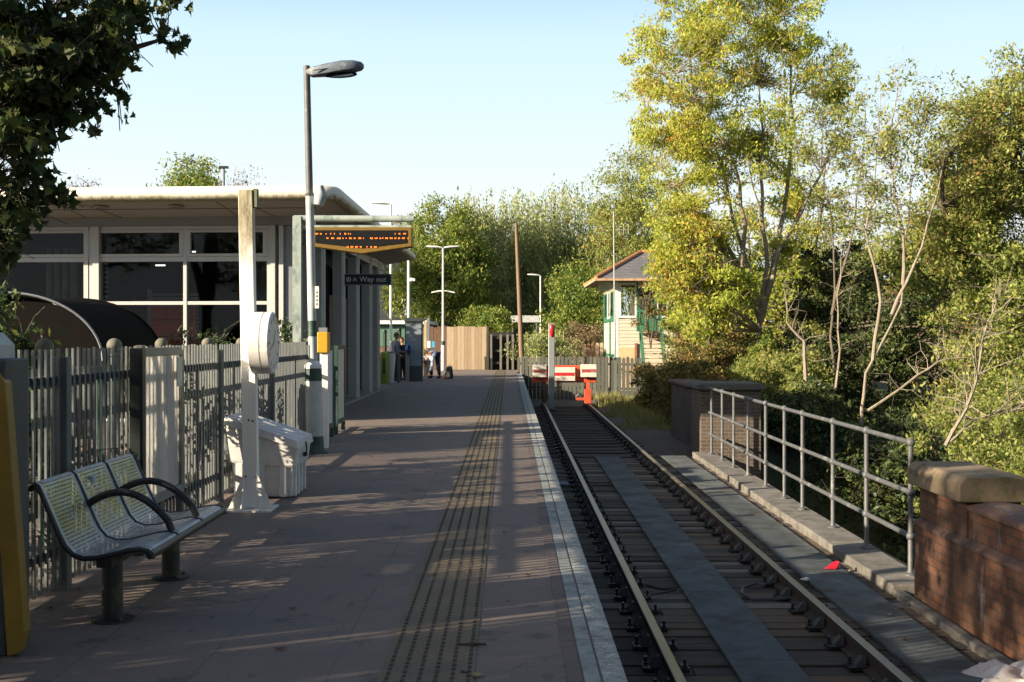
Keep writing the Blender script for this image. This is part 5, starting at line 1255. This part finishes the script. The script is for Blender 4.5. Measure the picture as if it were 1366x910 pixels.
# shrubs in the cutting
def shrub(label, c, r_, mat, n, lp, ls, seed, cr=.35, name='shrub'):
    g0 = c[2]-r_[2]
    random.seed(seed)
    st = [[(c[0], c[1], g0-.1), (c[0]+random.uniform(-.5,.5)*r_[0], c[1], c[2]+.3*r_[2]), (c[0]+random.uniform(-.7,.7)*r_[0], c[1], c[2]+.8*r_[2])] for _ in range(3)]
    return tree(name, label, 'shrub', (c[0], c[1], g0), st, [(c, r_, 1)], n, lp, ls, mat, clump_r=cr, trunk_r=.035, seed=seed, group='shrubs beside the bridge and line', fill=.3, part='foliage')
shrub('sunlit green shrub just beyond the parapet capstone', (8.2,19.0,-1.6), (1.6,1.5,1.5), lm_olive, 130, 130, .075, 31)
shrub('yellow green shrub climbing right of the bare sapling', (9.3,22.5,-.6), (1.7,1.5,1.9), lm_olive, 130, 130, .08, 32)
shrub('leafy olive shrub at the right edge above the capstone', (10.2,21.5,-2.0), (2.0,1.8,2.0), lm_olive, 130, 130, .09, 33)
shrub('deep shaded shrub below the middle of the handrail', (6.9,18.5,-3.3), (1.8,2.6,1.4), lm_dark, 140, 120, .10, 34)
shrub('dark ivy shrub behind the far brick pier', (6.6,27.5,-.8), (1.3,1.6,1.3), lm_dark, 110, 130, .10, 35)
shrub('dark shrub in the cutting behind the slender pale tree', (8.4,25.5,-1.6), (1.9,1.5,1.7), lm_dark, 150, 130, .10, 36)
shrub('low leafy shrub in the cutting under the near handrail post', (7.2,14.5,-3.6), (1.6,2.2,1.2), lm_green, 90, 110, .09, 37)
shrub('russet bramble mound left of the far brick pier', (5.0,32.5,-.1), (1.1,1.6,1.0), lm_shrub, 130, 130, .085, 38, .3)
shrub('tall yellow bramble mound in front of the signal box windows', (6.9,41,.55), (1.5,1.6,1.5), lm_shrub, 160, 130, .10, 39, .4)
shrub('green and brown bramble beside the picket fence end', (4.9,39.5,-.1), (.9,1.4,1.0), lm_shrub, 100, 120, .09, 40, .3)
shrub('olive bramble mound at the foot of the ash', (7.4,32.2,.2), (1.5,1.5,1.2), lm_olive, 130, 130, .09, 41, .35)
shrub('ivy skirt around the ash stems', (7.35,34.6,.6), (.55,.5,1.3), lm_green, 60, 120, .09, 42, .25)
shrub('thin reddish twiggy spray in front of the signal box door', (X(868,50),50,2.6), (.75,.6,1.5), lm_shrub, 34, 34, .11, 44, .3)
shrub('yellow green spray over the signal box windows', (X(905,48),48,3.2), (.9,.8,1.2), lm_ash, 40, 70, .11, 45, .3)
shrub('high yellow spray against the ash trunk', (6.1,36.5,2.3), (1.1,1.0,1.0), lm_ash, 70, 110, .11, 43, .35)
# bare saplings leaning over the cutting
def sapling(label, pts, Y, seed, r0=.035):
    random.seed(seed)
    pp_ = [Vector(P(a, b, Y)) for a, b in pts]
    t = thing('bare_sapling', label, 'sapling', tuple(pp_[0]), 'bare saplings over the cutting')
    mb = MB(); full = []
    for a, b in zip(pp_[:-1], pp_[1:]):
        w_ = wander(a, b, 3, .06); full += w_ if not full else w_[1:]
    k = len(full); mb.tube(full, [r0*(1-.85*i/(k-1)) for i in range(k)], 6)
    mb.build('stem', m_barkpale, t, smooth=True)
    mb = MB()
    for i in range(2, k):
        for _ in range(2):
            d = Vector((random.uniform(-1,1), random.uniform(-.8,.8), random.uniform(.1,1.1))).normalized()*random.uniform(.3,1.0)*(1.2-i/k*.5)
            e = full[i]+d; w_ = wander(full[i], e, 4, .3); mb.tube(w_, [.010,.008,.006,.004,.002], 4, cap=False)
            for _ in range(2): mb.tube([w_[2], w_[2]+Vector([random.gauss(0,.2) for _ in range(3)])], [.004,.0015], 4, cap=False)
    mb.build('twigs', m_barkpale, t)
sapling('pale bare sapling forking up right of the capstone', [(1262,595),(1290,545),(1305,500),(1318,430),(1335,390)], 19, 51)
sapling('pale bare branch reaching low across to the right', [(1262,595),(1300,560),(1350,548),(1400,520)], 19.3, 52, .022)
sapling('long pale bough slanting up over the middle of the handrail', [(1158,548),(1225,500),(1265,478),(1300,478)], 24, 53, .03)
sapling('crooked pale branch left of the slender tree', [(1075,520),(1073,455),(1050,430),(1046,385)], 30, 54, .06)
sapling('pale upright sapling against the dark ivy', [(1115,520),(1118,440),(1122,370),(1124,330)], 31, 55, .04)
# grass along the line
gr = []
n_ = 17000
px_ = rng.uniform(2.95, 6.6, n_); py2 = rng.uniform(30.5, 46.8, n_)
keep = (px_ > 3.1+.25*np.sin(py2*1.3)+.25*rng.random(n_)); px_, py2 = px_[keep], py2[keep]
zz = np.array([terrain_h(a, b) for a, b in zip(px_, py2)])
hgt = rng.uniform(.05,.32,len(px_))*(.35+.65*np.clip((py2-33)/6,0,1)); lx_ = rng.normal(0,.05,len(px_)); ly_ = rng.normal(0,.05,len(px_)); aa = rng.uniform(0,6.28,len(px_)); wv = .012
V = np.stack([np.stack([px_-wv*np.cos(aa), py2-wv*np.sin(aa), zz-.02],1), np.stack([px_+wv*np.cos(aa), py2+wv*np.sin(aa), zz-.02],1), np.stack([px_+lx_, py2+ly_, zz+hgt],1)], 1).reshape(-1,3)
tag(leaf_object('grass', V, 3, G('dry yellow green grass', [(.10,.13,.03),(.19,.20,.055),(.26,.23,.09)], .3)), 'tufts of dry grass on the bank beside the track end', 'grass', kind='stuff')
# undergrowth over the cutting floor
n_ = 60000; ux = rng.uniform(4.6, 20, n_); uy = rng.uniform(8, 45, n_)
keep = ~((ux < 6) & (uy > 24) & (uy < 31)); keep &= ~((uy > 45.5)); ux, uy = ux[keep], uy[keep]
uz = np.array([terrain_h(a, b) for a, b in zip(ux, uy)])+rng.random(len(ux))**2*.45
V, k = leaf_array(np.stack([ux, uy, uz], 1), .12, .5, .1)
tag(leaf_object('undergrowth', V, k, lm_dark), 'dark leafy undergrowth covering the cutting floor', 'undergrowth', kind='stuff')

# ------------------------------------------------------------------ left trees: maple overhanging, and the trees that shade the platform
def D(px, py, Y): return P(px, py, Y)
mc = []
for (px, py, r_, Y, w_) in ((20,30,.42,7.6,1.2),(80,60,.42,7.9,1.2),(125,35,.34,8.0,.9),(165,20,.22,8.0,.4),(110,95,.30,7.8,.7),(60,120,.36,7.7,.9),(10,120,.36,7.5,.9),(70,165,.20,7.8,.35),(20,175,.22,7.6,.5),(150,70,.16,8.0,.22),
                           (205,12,.09,8.1,.08),(237,52,.09,8.1,.07),(225,5,.09,8.1,.06),(65,245,.13,7.6,.16),(20,250,.22,7.6,.4),(35,280,.14,7.6,.18),(5,330,.16,7.5,.25),(-60,60,.5,7.5,1.2),(-60,200,.5,7.4,1.1),(-60,320,.35,7.4,.6)):
    mc.append((D(px, py, Y), (r_*1.05, r_*1.3, r_), w_))
random.seed(61)
tree('maple_tree', 'dark leaved maple overhanging the top left corner', 'tree', (-6.2, 7.4, 0),
     [[(-6.2,7.4,-.1),(-6.1,7.4,1.6),(-5.2,7.5,2.9),(-3.9,7.7,3.5),(-2.7,8.0,3.62)], [(-6.1,7.4,1.6),(-5.0,7.5,2.2),(-3.9,7.6,2.35)], [(-5.4,7.5,2.7),(-4.0,7.8,3.05),(-3.0,8.0,3.25),(-2.35,8.1,3.5)], [(-6.1,7.4,1.6),(-6.3,7.2,4.5)]],
     mc, 380, 15, .068, lm_maple, clump_r=.13, trunk_r=.10, seed=61, droop=.7, lobed=True, fill=.1, twig_r=.004)
def shade_tree(label, x, y, z0, z1, w_, nc, lp, seed, ls=.2):
    zc_ = (z0+z1)/2; rz = (z1-z0)/2
    tree('broadleaf_tree', label, 'tree', (x, y, -.05), [[(x,y,-.1),(x+.2,y,zc_),(x,y,z1-.5)], [(x,y,z0*.8+.3),(x-w_*.5,y,zc_)], [(x,y,z0*.8+.3),(x+w_*.4,y+w_*.4,zc_+.4)]],
         [((x,y,zc_+rz*.2), (w_,w_,rz*.8), 1), ((x+w_*.3,y-w_*.3,zc_-rz*.4), (w_*.8,w_*.8,rz*.55), .7)], nc, lp, ls, lm_green, clump_r=.7, group='trees behind the left fence', seed=seed, trunk_r=.22)
shade_tree('spreading tree behind the palisade fence left of the maple', -9.5, 1.0, 1.9, 8.5, 2.4, 40, 70, 71)
shade_tree('broad tree beyond the left edge nearest the platform start', -8.5, -3.5, .8, 8.5, 2.8, 110, 90, 72)
shade_tree('farther broad tree behind the spreading one on the left', -14.5, -.4, 2.8, 9.5, 2.0, 30, 60, 73)
shade_tree('low crowned tree behind the left end of the palisade fence', -12.0, -6.0, .5, 9.0, 3.0, 110, 90, 74)
shade_tree('rounded tree far behind the cabinet on the left', -19.0, -1.0, 3.4, 10.5, 2.2, 40, 60, 75)
shade_tree('outermost tree of the group behind the left fence', -7.5, -9.0, .6, 9.0, 3.0, 150, 110, 76)
shade_tree('unseen tall tree added behind the viewpoint to deepen the platform shade', -1.5, -9.0, 2.5, 13.0, 4.5, 260, 120, 77, .28)  # out of view, added to hold back ambient sky light
shade_tree('unseen tall tree added beside the bridge behind the viewpoint to block sky light', 7.5, -8.0, 0.5, 13.0, 4.2, 260, 120, 78, .28)  # added off frame as a sky blocker
shade_tree('hidden low tree added behind the station building end to shade the platform', -8.9, 37.6, .4, 3.9, 1.5, 110, 110, 79)  # added and kept low so its shadow covers the platform, not the buffer stop
shade_tree('hidden low tree added farther along by the green building side to shade the platform', -9.6, 40.8, .4, 3.8, 1.5, 110, 110, 92)  # second low tree added for the far platform shade
shade_tree('hidden low tree added behind the back corner of the station for platform shade', -11.5, 35.9, .4, 4.2, 1.2, 90, 110, 93)  # third low tree added for the far platform shade
shade_tree('unseen big tree added on the far side of the bridge to deepen shade', 13.5, -3.0, .2, 12.0, 4.2, 200, 110, 86, .28)  # off frame, added to cut ambient light from behind
shade_tree('unseen big tree added right of the parapet to block sky light', 12.5, 4.0, -1.5, 11.0, 3.4, 200, 110, 87, .28)  # off frame, added to cut ambient light from the right
shade_tree('unseen tall tree added far behind the viewpoint to the left to deepen shade', -8.5, -15.0, .5, 14.0, 4.6, 200, 110, 88, .28)  # off frame, added to close the sky behind the left side
def hedge(label, c, r_, n, seed):
    shrub(label, c, r_, lm_maple, n, 100, .075, seed, .26)
hedge('dark leafy bush in front of the cycle shelter at the left', (-5.0, 11.0, 1.2), (.95, .8, .75), 85, 81)
hedge('dark leafy bush between the tall cabinet and the shelter', (-4.6, 8.3, .9), (.8, .9, .75), 45, 82)
hedge('thin climbing bush in front of the station windows', (-4.15, 16.6, .95), (.55, .6, .75), 26, 83)
hedge('small bush at the building corner behind the gantry post', (-3.45, 18.6, .9), (.25, .6, .75), 20, 84)
hedge('thin plant added between the two fences beyond the poster case to dapple the sun', (-2.97, 10.2, .8), (.10, 1.5, .5), 8, 89)  # sparse leaves added to break up sunlight on the fence
hedge('thin plant added between the two fences behind the bench to dapple the sun', (-2.97, 7.2, .8), (.10, 1.2, .55), 9, 90)  # leaves added here to dapple the light on the pales
hedge('thin plant added between the two fences behind the grit bin to dapple the sun', (-2.97, 13.0, .7), (.10, 1.4, .6), 10, 91)  # same added leaf screen, dappling the far bays of the fence
hedge('low hedge behind the palisade fence by the bench', (-3.9, 5.6, .6), (.5, 1.0, .5), 16, 85)

# ------------------------------------------------------------------ house roof seen through the trees
t = thing('house', 'brown roofed house with small brown chimney behind the thin trees', 'house', (22, 75, -1))
HX = X(1190, 75)
MB().box(HX-2, HX+5, 75, 82, -1.5, 4.0).build('wall', m_sbrick, t)
hr_ = MB().add([(HX-2.4,74.6,3.7),(HX+5.4,74.6,3.7),(HX+5.4,78.5,5.2),(HX-2.4,78.5,5.2),(HX-2.4,82.4,3.7),(HX+5.4,82.4,3.7)], [(0,1,2,3),(3,2,5,4),(0,3,4),(1,5,2)]).build('roof', M('brown tile roof', (.16,.08,.05), .85, var=.3), t)
MB().box(X(1147,78)-.16, X(1147,78)+.16, 78, 78.4, 5.0, Z(345,78)).build('chimney', M('brown chimney brick', (.22,.09,.05), .85), hr_)
MB().box(X(1182,75), X(1196,75), 74.9, 74.96, 2.4, 3.5).build('window', m_white, t)

# ------------------------------------------------------------------ people
def skin_mesh(nodes, edges, root=0, sub=2):
    me = bpy.data.meshes.new('s'); me.from_pydata([n[:3] for n in nodes], edges, [])
    o = bpy.data.objects.new('s', me); col.objects.link(o)
    md = o.modifiers.new('k', 'SKIN'); md.use_smooth_shade = True
    for i, n in enumerate(nodes):
        sv = me.skin_vertices[0].data[i]; r_ = n[3]; sv.radius = (r_, r_) if not isinstance(r_, tuple) else r_; sv.use_root = (i == root)
    if sub: s_ = o.modifiers.new('u', 'SUBSURF'); s_.levels = sub; s_.render_levels = sub
    dg = bpy.context.evaluated_depsgraph_get(); m2 = bpy.data.meshes.new_from_object(o.evaluated_get(dg))
    vs = [tuple(v.co) for v in m2.vertices]; fs = [tuple(p.vertices) for p in m2.polygons]
    bpy.data.objects.remove(o); return vs, fs
def fingers(mb, wrist, hand, side, s=1.0):
    """palm end at `hand`; five bent fingers"""
    d = (Vector(hand)-Vector(wrist)).normalized(); a = Vector(side).normalized(); a = (a-d*a.dot(d)).normalized(); nrm = d.cross(a)
    for k, L in enumerate((.070,.080,.075,.058)):
        b0 = Vector(hand)+a*(k-1.5)*.019*s; mb.tube([b0-d*.02, b0+d*L*.5*s, b0+d*L*.85*s+nrm*.018*s, b0+d*L*.95*s+nrm*.036*s], [.0095*s,.009*s,.008*s,.006*s], 6)
    b0 = Vector(hand)-d*.05*s-a*.03*s; mb.tube([b0, b0+d*.03*s-a*.02*s, b0+d*.06*s-a*.022*s], [.012*s,.0105*s,.008*s], 6)
m_skin = M('light skin', (.45,.25,.17), .6, var=.05, bmp=0)
def person(label, base, J, cloth, hair, rot, s=1.0, extra=None):
    """J: joints in local metres, facing +y before rotation"""
    t = thing('person', label, 'person', base)
    xf = Matrix.Translation(base) @ Matrix.Rotation(rot, 4, 'Z') @ Matrix.Scale(s, 4)
    names = [q for q in J if q not in ('skull','face','side')]; idx = {n: i for i, n in enumerate(names)}
    E = [('pelvis','spine'),('spine','chest'),('chest','neck'),('neck','head')]
    for q in 'lr': E += [('pelvis','hip_'+q),('hip_'+q,'knee_'+q),('knee_'+q,'ankle_'+q),('ankle_'+q,'toe_'+q),('chest','shoulder_'+q),('shoulder_'+q,'elbow_'+q),('elbow_'+q,'wrist_'+q),('wrist_'+q,'hand_'+q)]
    rad = dict(pelvis=.115, spine=.105, chest=.12, neck=.052, head=.06, hip=.085, knee=.055, ankle=.038, toe=.03, shoulder=.055, elbow=.038, wrist=.026, hand=.03)
    def nodes(add=0, only=None): return [(*J[n], rad[n.split('_')[0]]+add) for n in (only or names)]
    v, f = skin_mesh(nodes(), [(idx[a], idx[b]) for a, b in E], idx['pelvis'])
    mb = MB(); mb.xf = xf; mb.add(v, f)
    for q, sx in (('l', -1), ('r', 1)): fingers(mb, J['wrist_'+q], J['hand_'+q], J.get('side', (1,0,0)))
    hd = Vector(J['skull']); fw_ = Vector(J['face']).normalized()
    # head as an egg with nose and ears in the same mesh
    hxf = xf @ Matrix.Translation(hd) @ Vector((0,1,0)).rotation_difference(fw_).to_matrix().to_4x4()
    mb.xf = hxf
    mb.ball((0,.0,0), (.077,.095,.118), 18, 14); mb.ball((0,.06,-.065), (.045,.04,.04), 12, 8)
    mb.add([(-.014,.088,-.03),(.014,.088,-.03),(0,.122,-.028),(0,.092,.02)], [(0,1,2),(0,2,3),(2,1,3)])
    for s_ in (-1, 1): mb.ball((s_*.078,-.005,-.01), (.012,.022,.032), 8, 6)
    body = mb.build('body', m_skin, t, smooth=True)
    fc = MB(); fc.xf = hxf
    for s_ in (-1, 1): fc.ball((s_*.03,.084,.012), (.011,.009,.007), 8, 6)
    fc.box(-.022,.022,.088,.094,-.062,-.056); fc.build('face_features', M('dark eyes and lips', (.06,.03,.025), .5, bmp=0), body)
    hm = MB(); hm.xf = hxf; hm.ball((0,-.018,.022), (.088,.098,.112), 18, 12); hm.build('hair', hair, body, smooth=True)
    def garment(nm, only, edges, add, mat, extra_n=()):
        nd = nodes(add, only); ix = {n: i for i, n in enumerate(only)}
        for (a, b, tt) in extra_n:      # shorten: move node b towards a
            i = ix[b]; pa, pb_ = Vector(J[a]), Vector(J[b]); q = pa.lerp(pb_, tt); nd[i] = (*q, nd[i][3]+.006)
        v, f = skin_mesh(nd, [(ix[a], ix[b]) for a, b in edges], 0)
        g_ = MB(); g_.xf = xf; g_.add(v, f); g_.build(nm, mat, body, smooth=True)
    garment('trousers', ['pelvis','hip_l','knee_l','ankle_l','hip_r','knee_r','ankle_r'], [('pelvis','hip_l'),('hip_l','knee_l'),('knee_l','ankle_l'),('pelvis','hip_r'),('hip_r','knee_r'),('knee_r','ankle_r')], .022, cloth[1])
    garment('top', ['spine','pelvis','chest','neck','shoulder_l','elbow_l','wrist_l','shoulder_r','elbow_r','wrist_r'],
            [('spine','pelvis'),('spine','chest'),('chest','neck')]+[e for q in 'lr' for e in (('chest','shoulder_'+q),('shoulder_'+q,'elbow_'+q),('elbow_'+q,'wrist_'+q))], .028, cloth[0], [('elbow_l','wrist_l',.75),('elbow_r','wrist_r',.75),('chest','neck',.6)])
    for q in 'lr':
        a, b = Vector(J['ankle_'+q]), Vector(J['toe_'+q]); sh_ = MB(); sh_.xf = xf
        sh_.tube([a-(b-a)*.35+Vector((0,0,-.045)), a+Vector((0,0,-.03)), b+Vector((0,0,-.005)), b+(b-a)*.25], [.03,.05,.042,.02], 10); sh_.build('shoe', cloth[2], body, smooth=True)
    return t
def stand(bend=0, arm=.35):
    J = dict(pelvis=(0,0,.95), spine=(0,.01,1.12), chest=(0,.01,1.32), neck=(0,.02,1.47), head=(0,.03,1.54))
    for q, s_ in (('l',-1),('r',1)):
        J['hip_'+q] = (s_*.09,0,.88); J['knee_'+q] = (s_*.10,.02,.50); J['ankle_'+q] = (s_*.11,-.01,.09); J['toe_'+q] = (s_*.13,.14,.04)
        J['shoulder_'+q] = (s_*.18,.0,1.40); J['elbow_'+q] = (s_*.22,.02,1.12); J['wrist_'+q] = (s_*.15,.22,1.05); J['hand_'+q] = (s_*.12,.29,1.06)
    J['skull'] = (0,.045,1.64); J['face'] = (0,1,-.25); return J
navy = M('navy cloth', (.015,.02,.04), .9, var=.2); blackc = M('black cloth', (.012,.012,.014), .9); greyc = M('grey purple cloth', (.20,.19,.25), .9); whitec = M('pale blue white cloth', (.55,.62,.72), .9, var=.08)
brownh = M('brown hair', (.07,.035,.018), .7); blond = M('reddish fair hair', (.26,.12,.05), .7)
person('person in a grey purple top and black trousers standing left of the totem', (X(527.5,40.6), 40.6, 0), stand(), (greyc, blackc, blackc), brownh, R(-65), .93)
person('shorter person in a navy top half hidden by the totem edge', (X(537,41.2), 41.2, 0), stand(), (navy, blackc, navy), blond, R(50), .84)
Jb = dict(pelvis=(0,0,.88), spine=(0,.17,.90), chest=(0,.38,.78), neck=(0,.50,.66), head=(0,.54,.61), skull=(0,.59,.52), face=(0,.35,-1), side=(1,0,0))
for q, s_ in (('l',-1),('r',1)):
    Jb['hip_'+q] = (s_*.10,-.01,.82); Jb['knee_'+q] = (s_*.15,.03,.46); Jb['ankle_'+q] = (s_*.17,-.05,.09); Jb['toe_'+q] = (s_*.19,.09,.04)
    Jb['shoulder_'+q] = (s_*.18,.42,.72); Jb['elbow_'+q] = (s_*.22,.50,.44); Jb['wrist_'+q] = (s_*.17,.60,.22); Jb['hand_'+q] = (s_*.15,.64,.15)
person('person in a pale blue top and navy trousers bending over a bag on the ground', (X(580,43), 43, 0), Jb, (whitec, navy, blackc), brownh, R(150), 1.02)
t = thing('rucksack', 'dark grey rucksack standing on the platform beside the bending person', 'bag', (X(599,42.6), 42.6, 0))
MB().hexa([(X(592,42.6),42.5,0),(X(605,42.6),42.5,0),(X(605,42.6),42.8,0),(X(592,42.6),42.8,0)], [(X(595.5,42.6),42.56,.44),(X(603,42.6),42.56,.46),(X(603,42.6),42.74,.46),(X(595.5,42.6),42.74,.44)]).build('bag_body', M('charcoal nylon', (.03,.035,.04), .8), t, bevel=.04)
MB().hexa([(X(594,42.5),42.42,.05),(X(600.5,42.5),42.42,.05),(X(600.5,42.5),42.49,.05),(X(594,42.5),42.49,.05)], [(X(595.5,42.5),42.45,.24),(X(600,42.5),42.45,.24),(X(600,42.5),42.50,.24),(X(595.5,42.5),42.50,.24)]).build('pocket', M('grey green nylon', (.10,.13,.12), .8), t, bevel=.02)
MB().tube([(X(598,42.6),42.65,.44),(X(599,42.6),42.65,.52),(X(600.5,42.6),42.65,.45)], .012, 6).build('handle', m_black, t)
tag(MB().ball((X(594,42.2),42.2,.06), (.09,.06,.055), 10, 8).build('shoe', M('red and white shoe', (.5,.08,.08), .6, dirt=(.7,.7,.7), dirt_amt=.5, dirt_scale=8), smooth=True), 'small red and white shoe lying beside the rucksack', 'shoe')

# ------------------------------------------------------------------ litter, cable, fallen leaves
def gp(px, py, z): Y = 1600*(1.5-z)/(py-449); return (X(px, Y), Y, z)
def crumple(name, label, cat, c, r_, mat, seed, n=14, m=9, amt=.35):
    random.seed(seed); mb = MB().ball((0,0,0), 1, n, m)
    ph = [random.uniform(0, 6.28) for _ in range(6)]; v2 = []
    for v in mb.v:
        k = 1+amt*(math.sin(v[0]*5+ph[0])*math.sin(v[1]*6+ph[1])+.6*math.sin(v[2]*9+ph[2]+v[0]*7))
        v2.append((c[0]+v[0]*r_[0]*k, c[1]+v[1]*r_[1]*k, c[2]+max(v[2]*r_[2]*k, -r_[2]*.6)+r_[2]*.6))
    mb.v = v2; return tag(mb.build(name, mat, smooth=False), label, cat)
p = gp(1110, 759, -.92)
t = MB().add([(p[0]-.09,p[1]-.03,p[2]+.006),(p[0]+.02,p[1]-.07,p[2]+.005),(p[0]+.10,p[1]+.02,p[2]+.02),(p[0]+.05,p[1]+.05,p[2]+.07),(p[0]-.05,p[1]+.04,p[2]+.008),(p[0]+.08,p[1]+.0,p[2]+.075)], [(0,1,2),(0,2,3),(0,3,4),(2,5,3),(1,5,2)])
tag(t.build('wrapper', M('shiny red plastic', (.60,.02,.05), .35, var=.1)), 'crumpled red wrapper lying on the grey side walkway', 'litter')
p = gp(1345, 905, -.92); cg = (3.62, 8.45, -.93)
m_cloth = M('dirty white sheet', (.55,.52,.50), .8, var=.2, dirt=(.3,.26,.24), dirt_amt=.3)
n_ = 26; vs = []; random.seed(5)
pa, pb_, pc = [random.uniform(0,6) for _ in range(3)]
for j in range(n_):
    for i in range(n_):
        u, v = i/(n_-1)-.5, j/(n_-1)-.5
        rr2 = 1-.25*math.sin(7*math.atan2(v, u)+pa)
        z = .05+.06*abs(math.sin(9*u+5*v+pa))*abs(math.sin(7*v-3*u+pb_))+.05*math.sin(17*u*v*4+pc+11*u)*.5
        e = max(abs(u), abs(v))*2
        z = z*(1-e**3)+.012
        vs.append((cg[0]+u*.62*rr2+.03*math.sin(13*v), cg[1]+v*.62*rr2+.03*math.sin(11*u), cg[2]+z))
o = MB().add(vs, [(j*n_+i, j*n_+i+1, (j+1)*n_+i+1, (j+1)*n_+i) for j in range(n_-1) for i in range(n_-1)]).build('plastic_sheet', m_cloth, smooth=True)
tag(o, 'crumpled dirty white sheet at the foot of the brick parapet', 'litter')
p = gp(752.5, 647, -.94); crumple('paper_cup', 'small pale crushed cup between platform and left rail', 'litter', p, (.07,.05,.035), whitec, 9)
p = gp(1072, 748-0, -.93); crumple('paper_scrap', 'tiny white paper scrap beside the right rail', 'litter', (2.95, gp(1072,775,-.93)[1], -.925), (.04,.03,.015), m_white, 10)
# cable loop
cp_ = [gp(a, b, -.93) for a, b in ((1062,798),(1035,800),(1005,800),(990,792),(992,784),(1008,779),(1022,781))]
tag(MB().tube(cp_, .016, 8).build('cable', M('grey rubber cable', (.07,.07,.07), .6), smooth=True), 'curl of grey cable on the planks left of the right rail', 'cable')
cp_ = [gp(a, b, -.93) for a, b in ((862,781),(880,786),(902,787),(890,790),(868,794),(855,802))]
tag(MB().tube(cp_, .014, 8).build('cable', M('black rubber cable', (.02,.02,.02), .6), smooth=True), 'bent black cable on the planks right of the left rail', 'cable')
p0, p1 = gp(612,860,.008), gp(649,860,.012)
tag(MB().tube([p0, ((p0[0]+p1[0])/2, p0[1]-.012, .012), p1], [.005,.008,.005], 6).build('twig', m_rust), 'short dark twig lying on the tactile strip edge', 'twig')
m_lf = [M('dry brown leaf', (.13,.07,.035), .8, var=.3), M('pale curled leaf', (.30,.22,.11), .8, var=.3), M('reddish leaf', (.24,.06,.03), .8, var=.3)]
def fallen(px, py, z, s, mi, label, group, seed):
    r_ = random.Random(seed); c = gp(px, py, z+.004); a0 = r_.uniform(0, 6.28); mb = MB()
    pts = [(-.15,0),(-.05,.28),(-.28,.42),(.08,.40),(.05,.62),(.30,.42),(.38,.22),(.75,.0),(.38,-.22),(.30,-.42),(.05,-.62),(.08,-.40),(-.28,-.42),(-.05,-.28)]
    vs = [(c[0]+s*(a*math.cos(a0)-b*math.sin(a0)), c[1]+s*(a*math.sin(a0)+b*math.cos(a0)), c[2]+s*(.06+.55*abs(b)*r_.uniform(.3,1)+.25*max(0,a)*r_.random())) for a, b in pts]
    vs.append((c[0], c[1], c[2]+.002)); k = len(pts)
    mb.add(vs, [(i, (i+1) % k, k) for i in range(k)]); return tag(mb.build('fallen_leaf', m_lf[mi]), label, 'fallen leaf', group)
big = [(705,768,0,.05,1,'pale curled leaf pair between tactile strip and white edge'),(672,711,0,.035,2,'small reddish leaf between tactile strip and platform edge'),(632,903,0,.06,1,'large pale leaf at the bottom edge beside the tactile strip'),
       (373,868,0,.05,0,'curled brown leaf on the near left paving'),(390,813,0,.04,0,'brown leaf on the paving right of the bench'),(620,897,0,.04,0,'dark leaf touching the large pale leaf'),(243,739,0,.05,1,'pale leaf at the far foot of the bench'),(105,812,0,.06,1,'leaf heap piece at the fence foot by the cabinet'),
       (1186,821,-.92,.045,1,'ochre leaf on the side walkway near the parapet'),(1210,855,-.92,.05,0,'rust leaf on the side walkway near the white sheet'),(1136,741,-.92,.05,1,'ochre leaf right of the red wrapper'),(1218,810,-.92,.04,0,'brown leaf by the kerb below the pier')]
for i, b_ in enumerate(big): fallen(*b_[:5], b_[5], None, i)
r_ = random.Random(3)
for i in range(46):
    Yq = r_.uniform(6, 20); xq = -2.55+abs(r_.gauss(0,.10)); fallen(679+xq/Yq*1600, 449+1600*1.5/Yq, 0, r_.uniform(.02,.045), r_.choice((0,0,1)), 'dry brown leaf lying along the foot of the palisade fence', 'leaves along the fence foot', 100+i)
for i in range(50):
    Yq = r_.uniform(8.5, 23); xq = kx(Yq)-abs(r_.gauss(0,.12))-.02; fallen(679+xq/Yq*1600, 449+1600*2.42/Yq, -.93, r_.uniform(.02,.04), r_.choice((0,1,1)), 'dry leaf lying along the foot of the stone kerb', 'leaves along the kerb', 200+i)
for i in range(34):
    Yq = r_.uniform(5.6, 16); xq = r_.uniform(-2.4, .3); fallen(679+xq/Yq*1600, 449+1600*1.5/Yq, .004, r_.uniform(.012,.03), r_.choice((0,0,1,2)), 'small dry leaf lying loose on the open paving', 'loose leaves on the paving', 300+i)
for i in range(40):
    Yq = r_.uniform(7, 22); xq = r_.choice((r_.uniform(1.3,2.6), r_.uniform(2.9,3.5), r_.uniform(.6,1.05))); fallen(679+xq/Yq*1600, 449+1600*2.42/Yq, -.92, r_.uniform(.018,.04), r_.choice((0,0,1)), 'small dry leaf lying on the bridge deck', 'leaves on the bridge deck', 400+i)
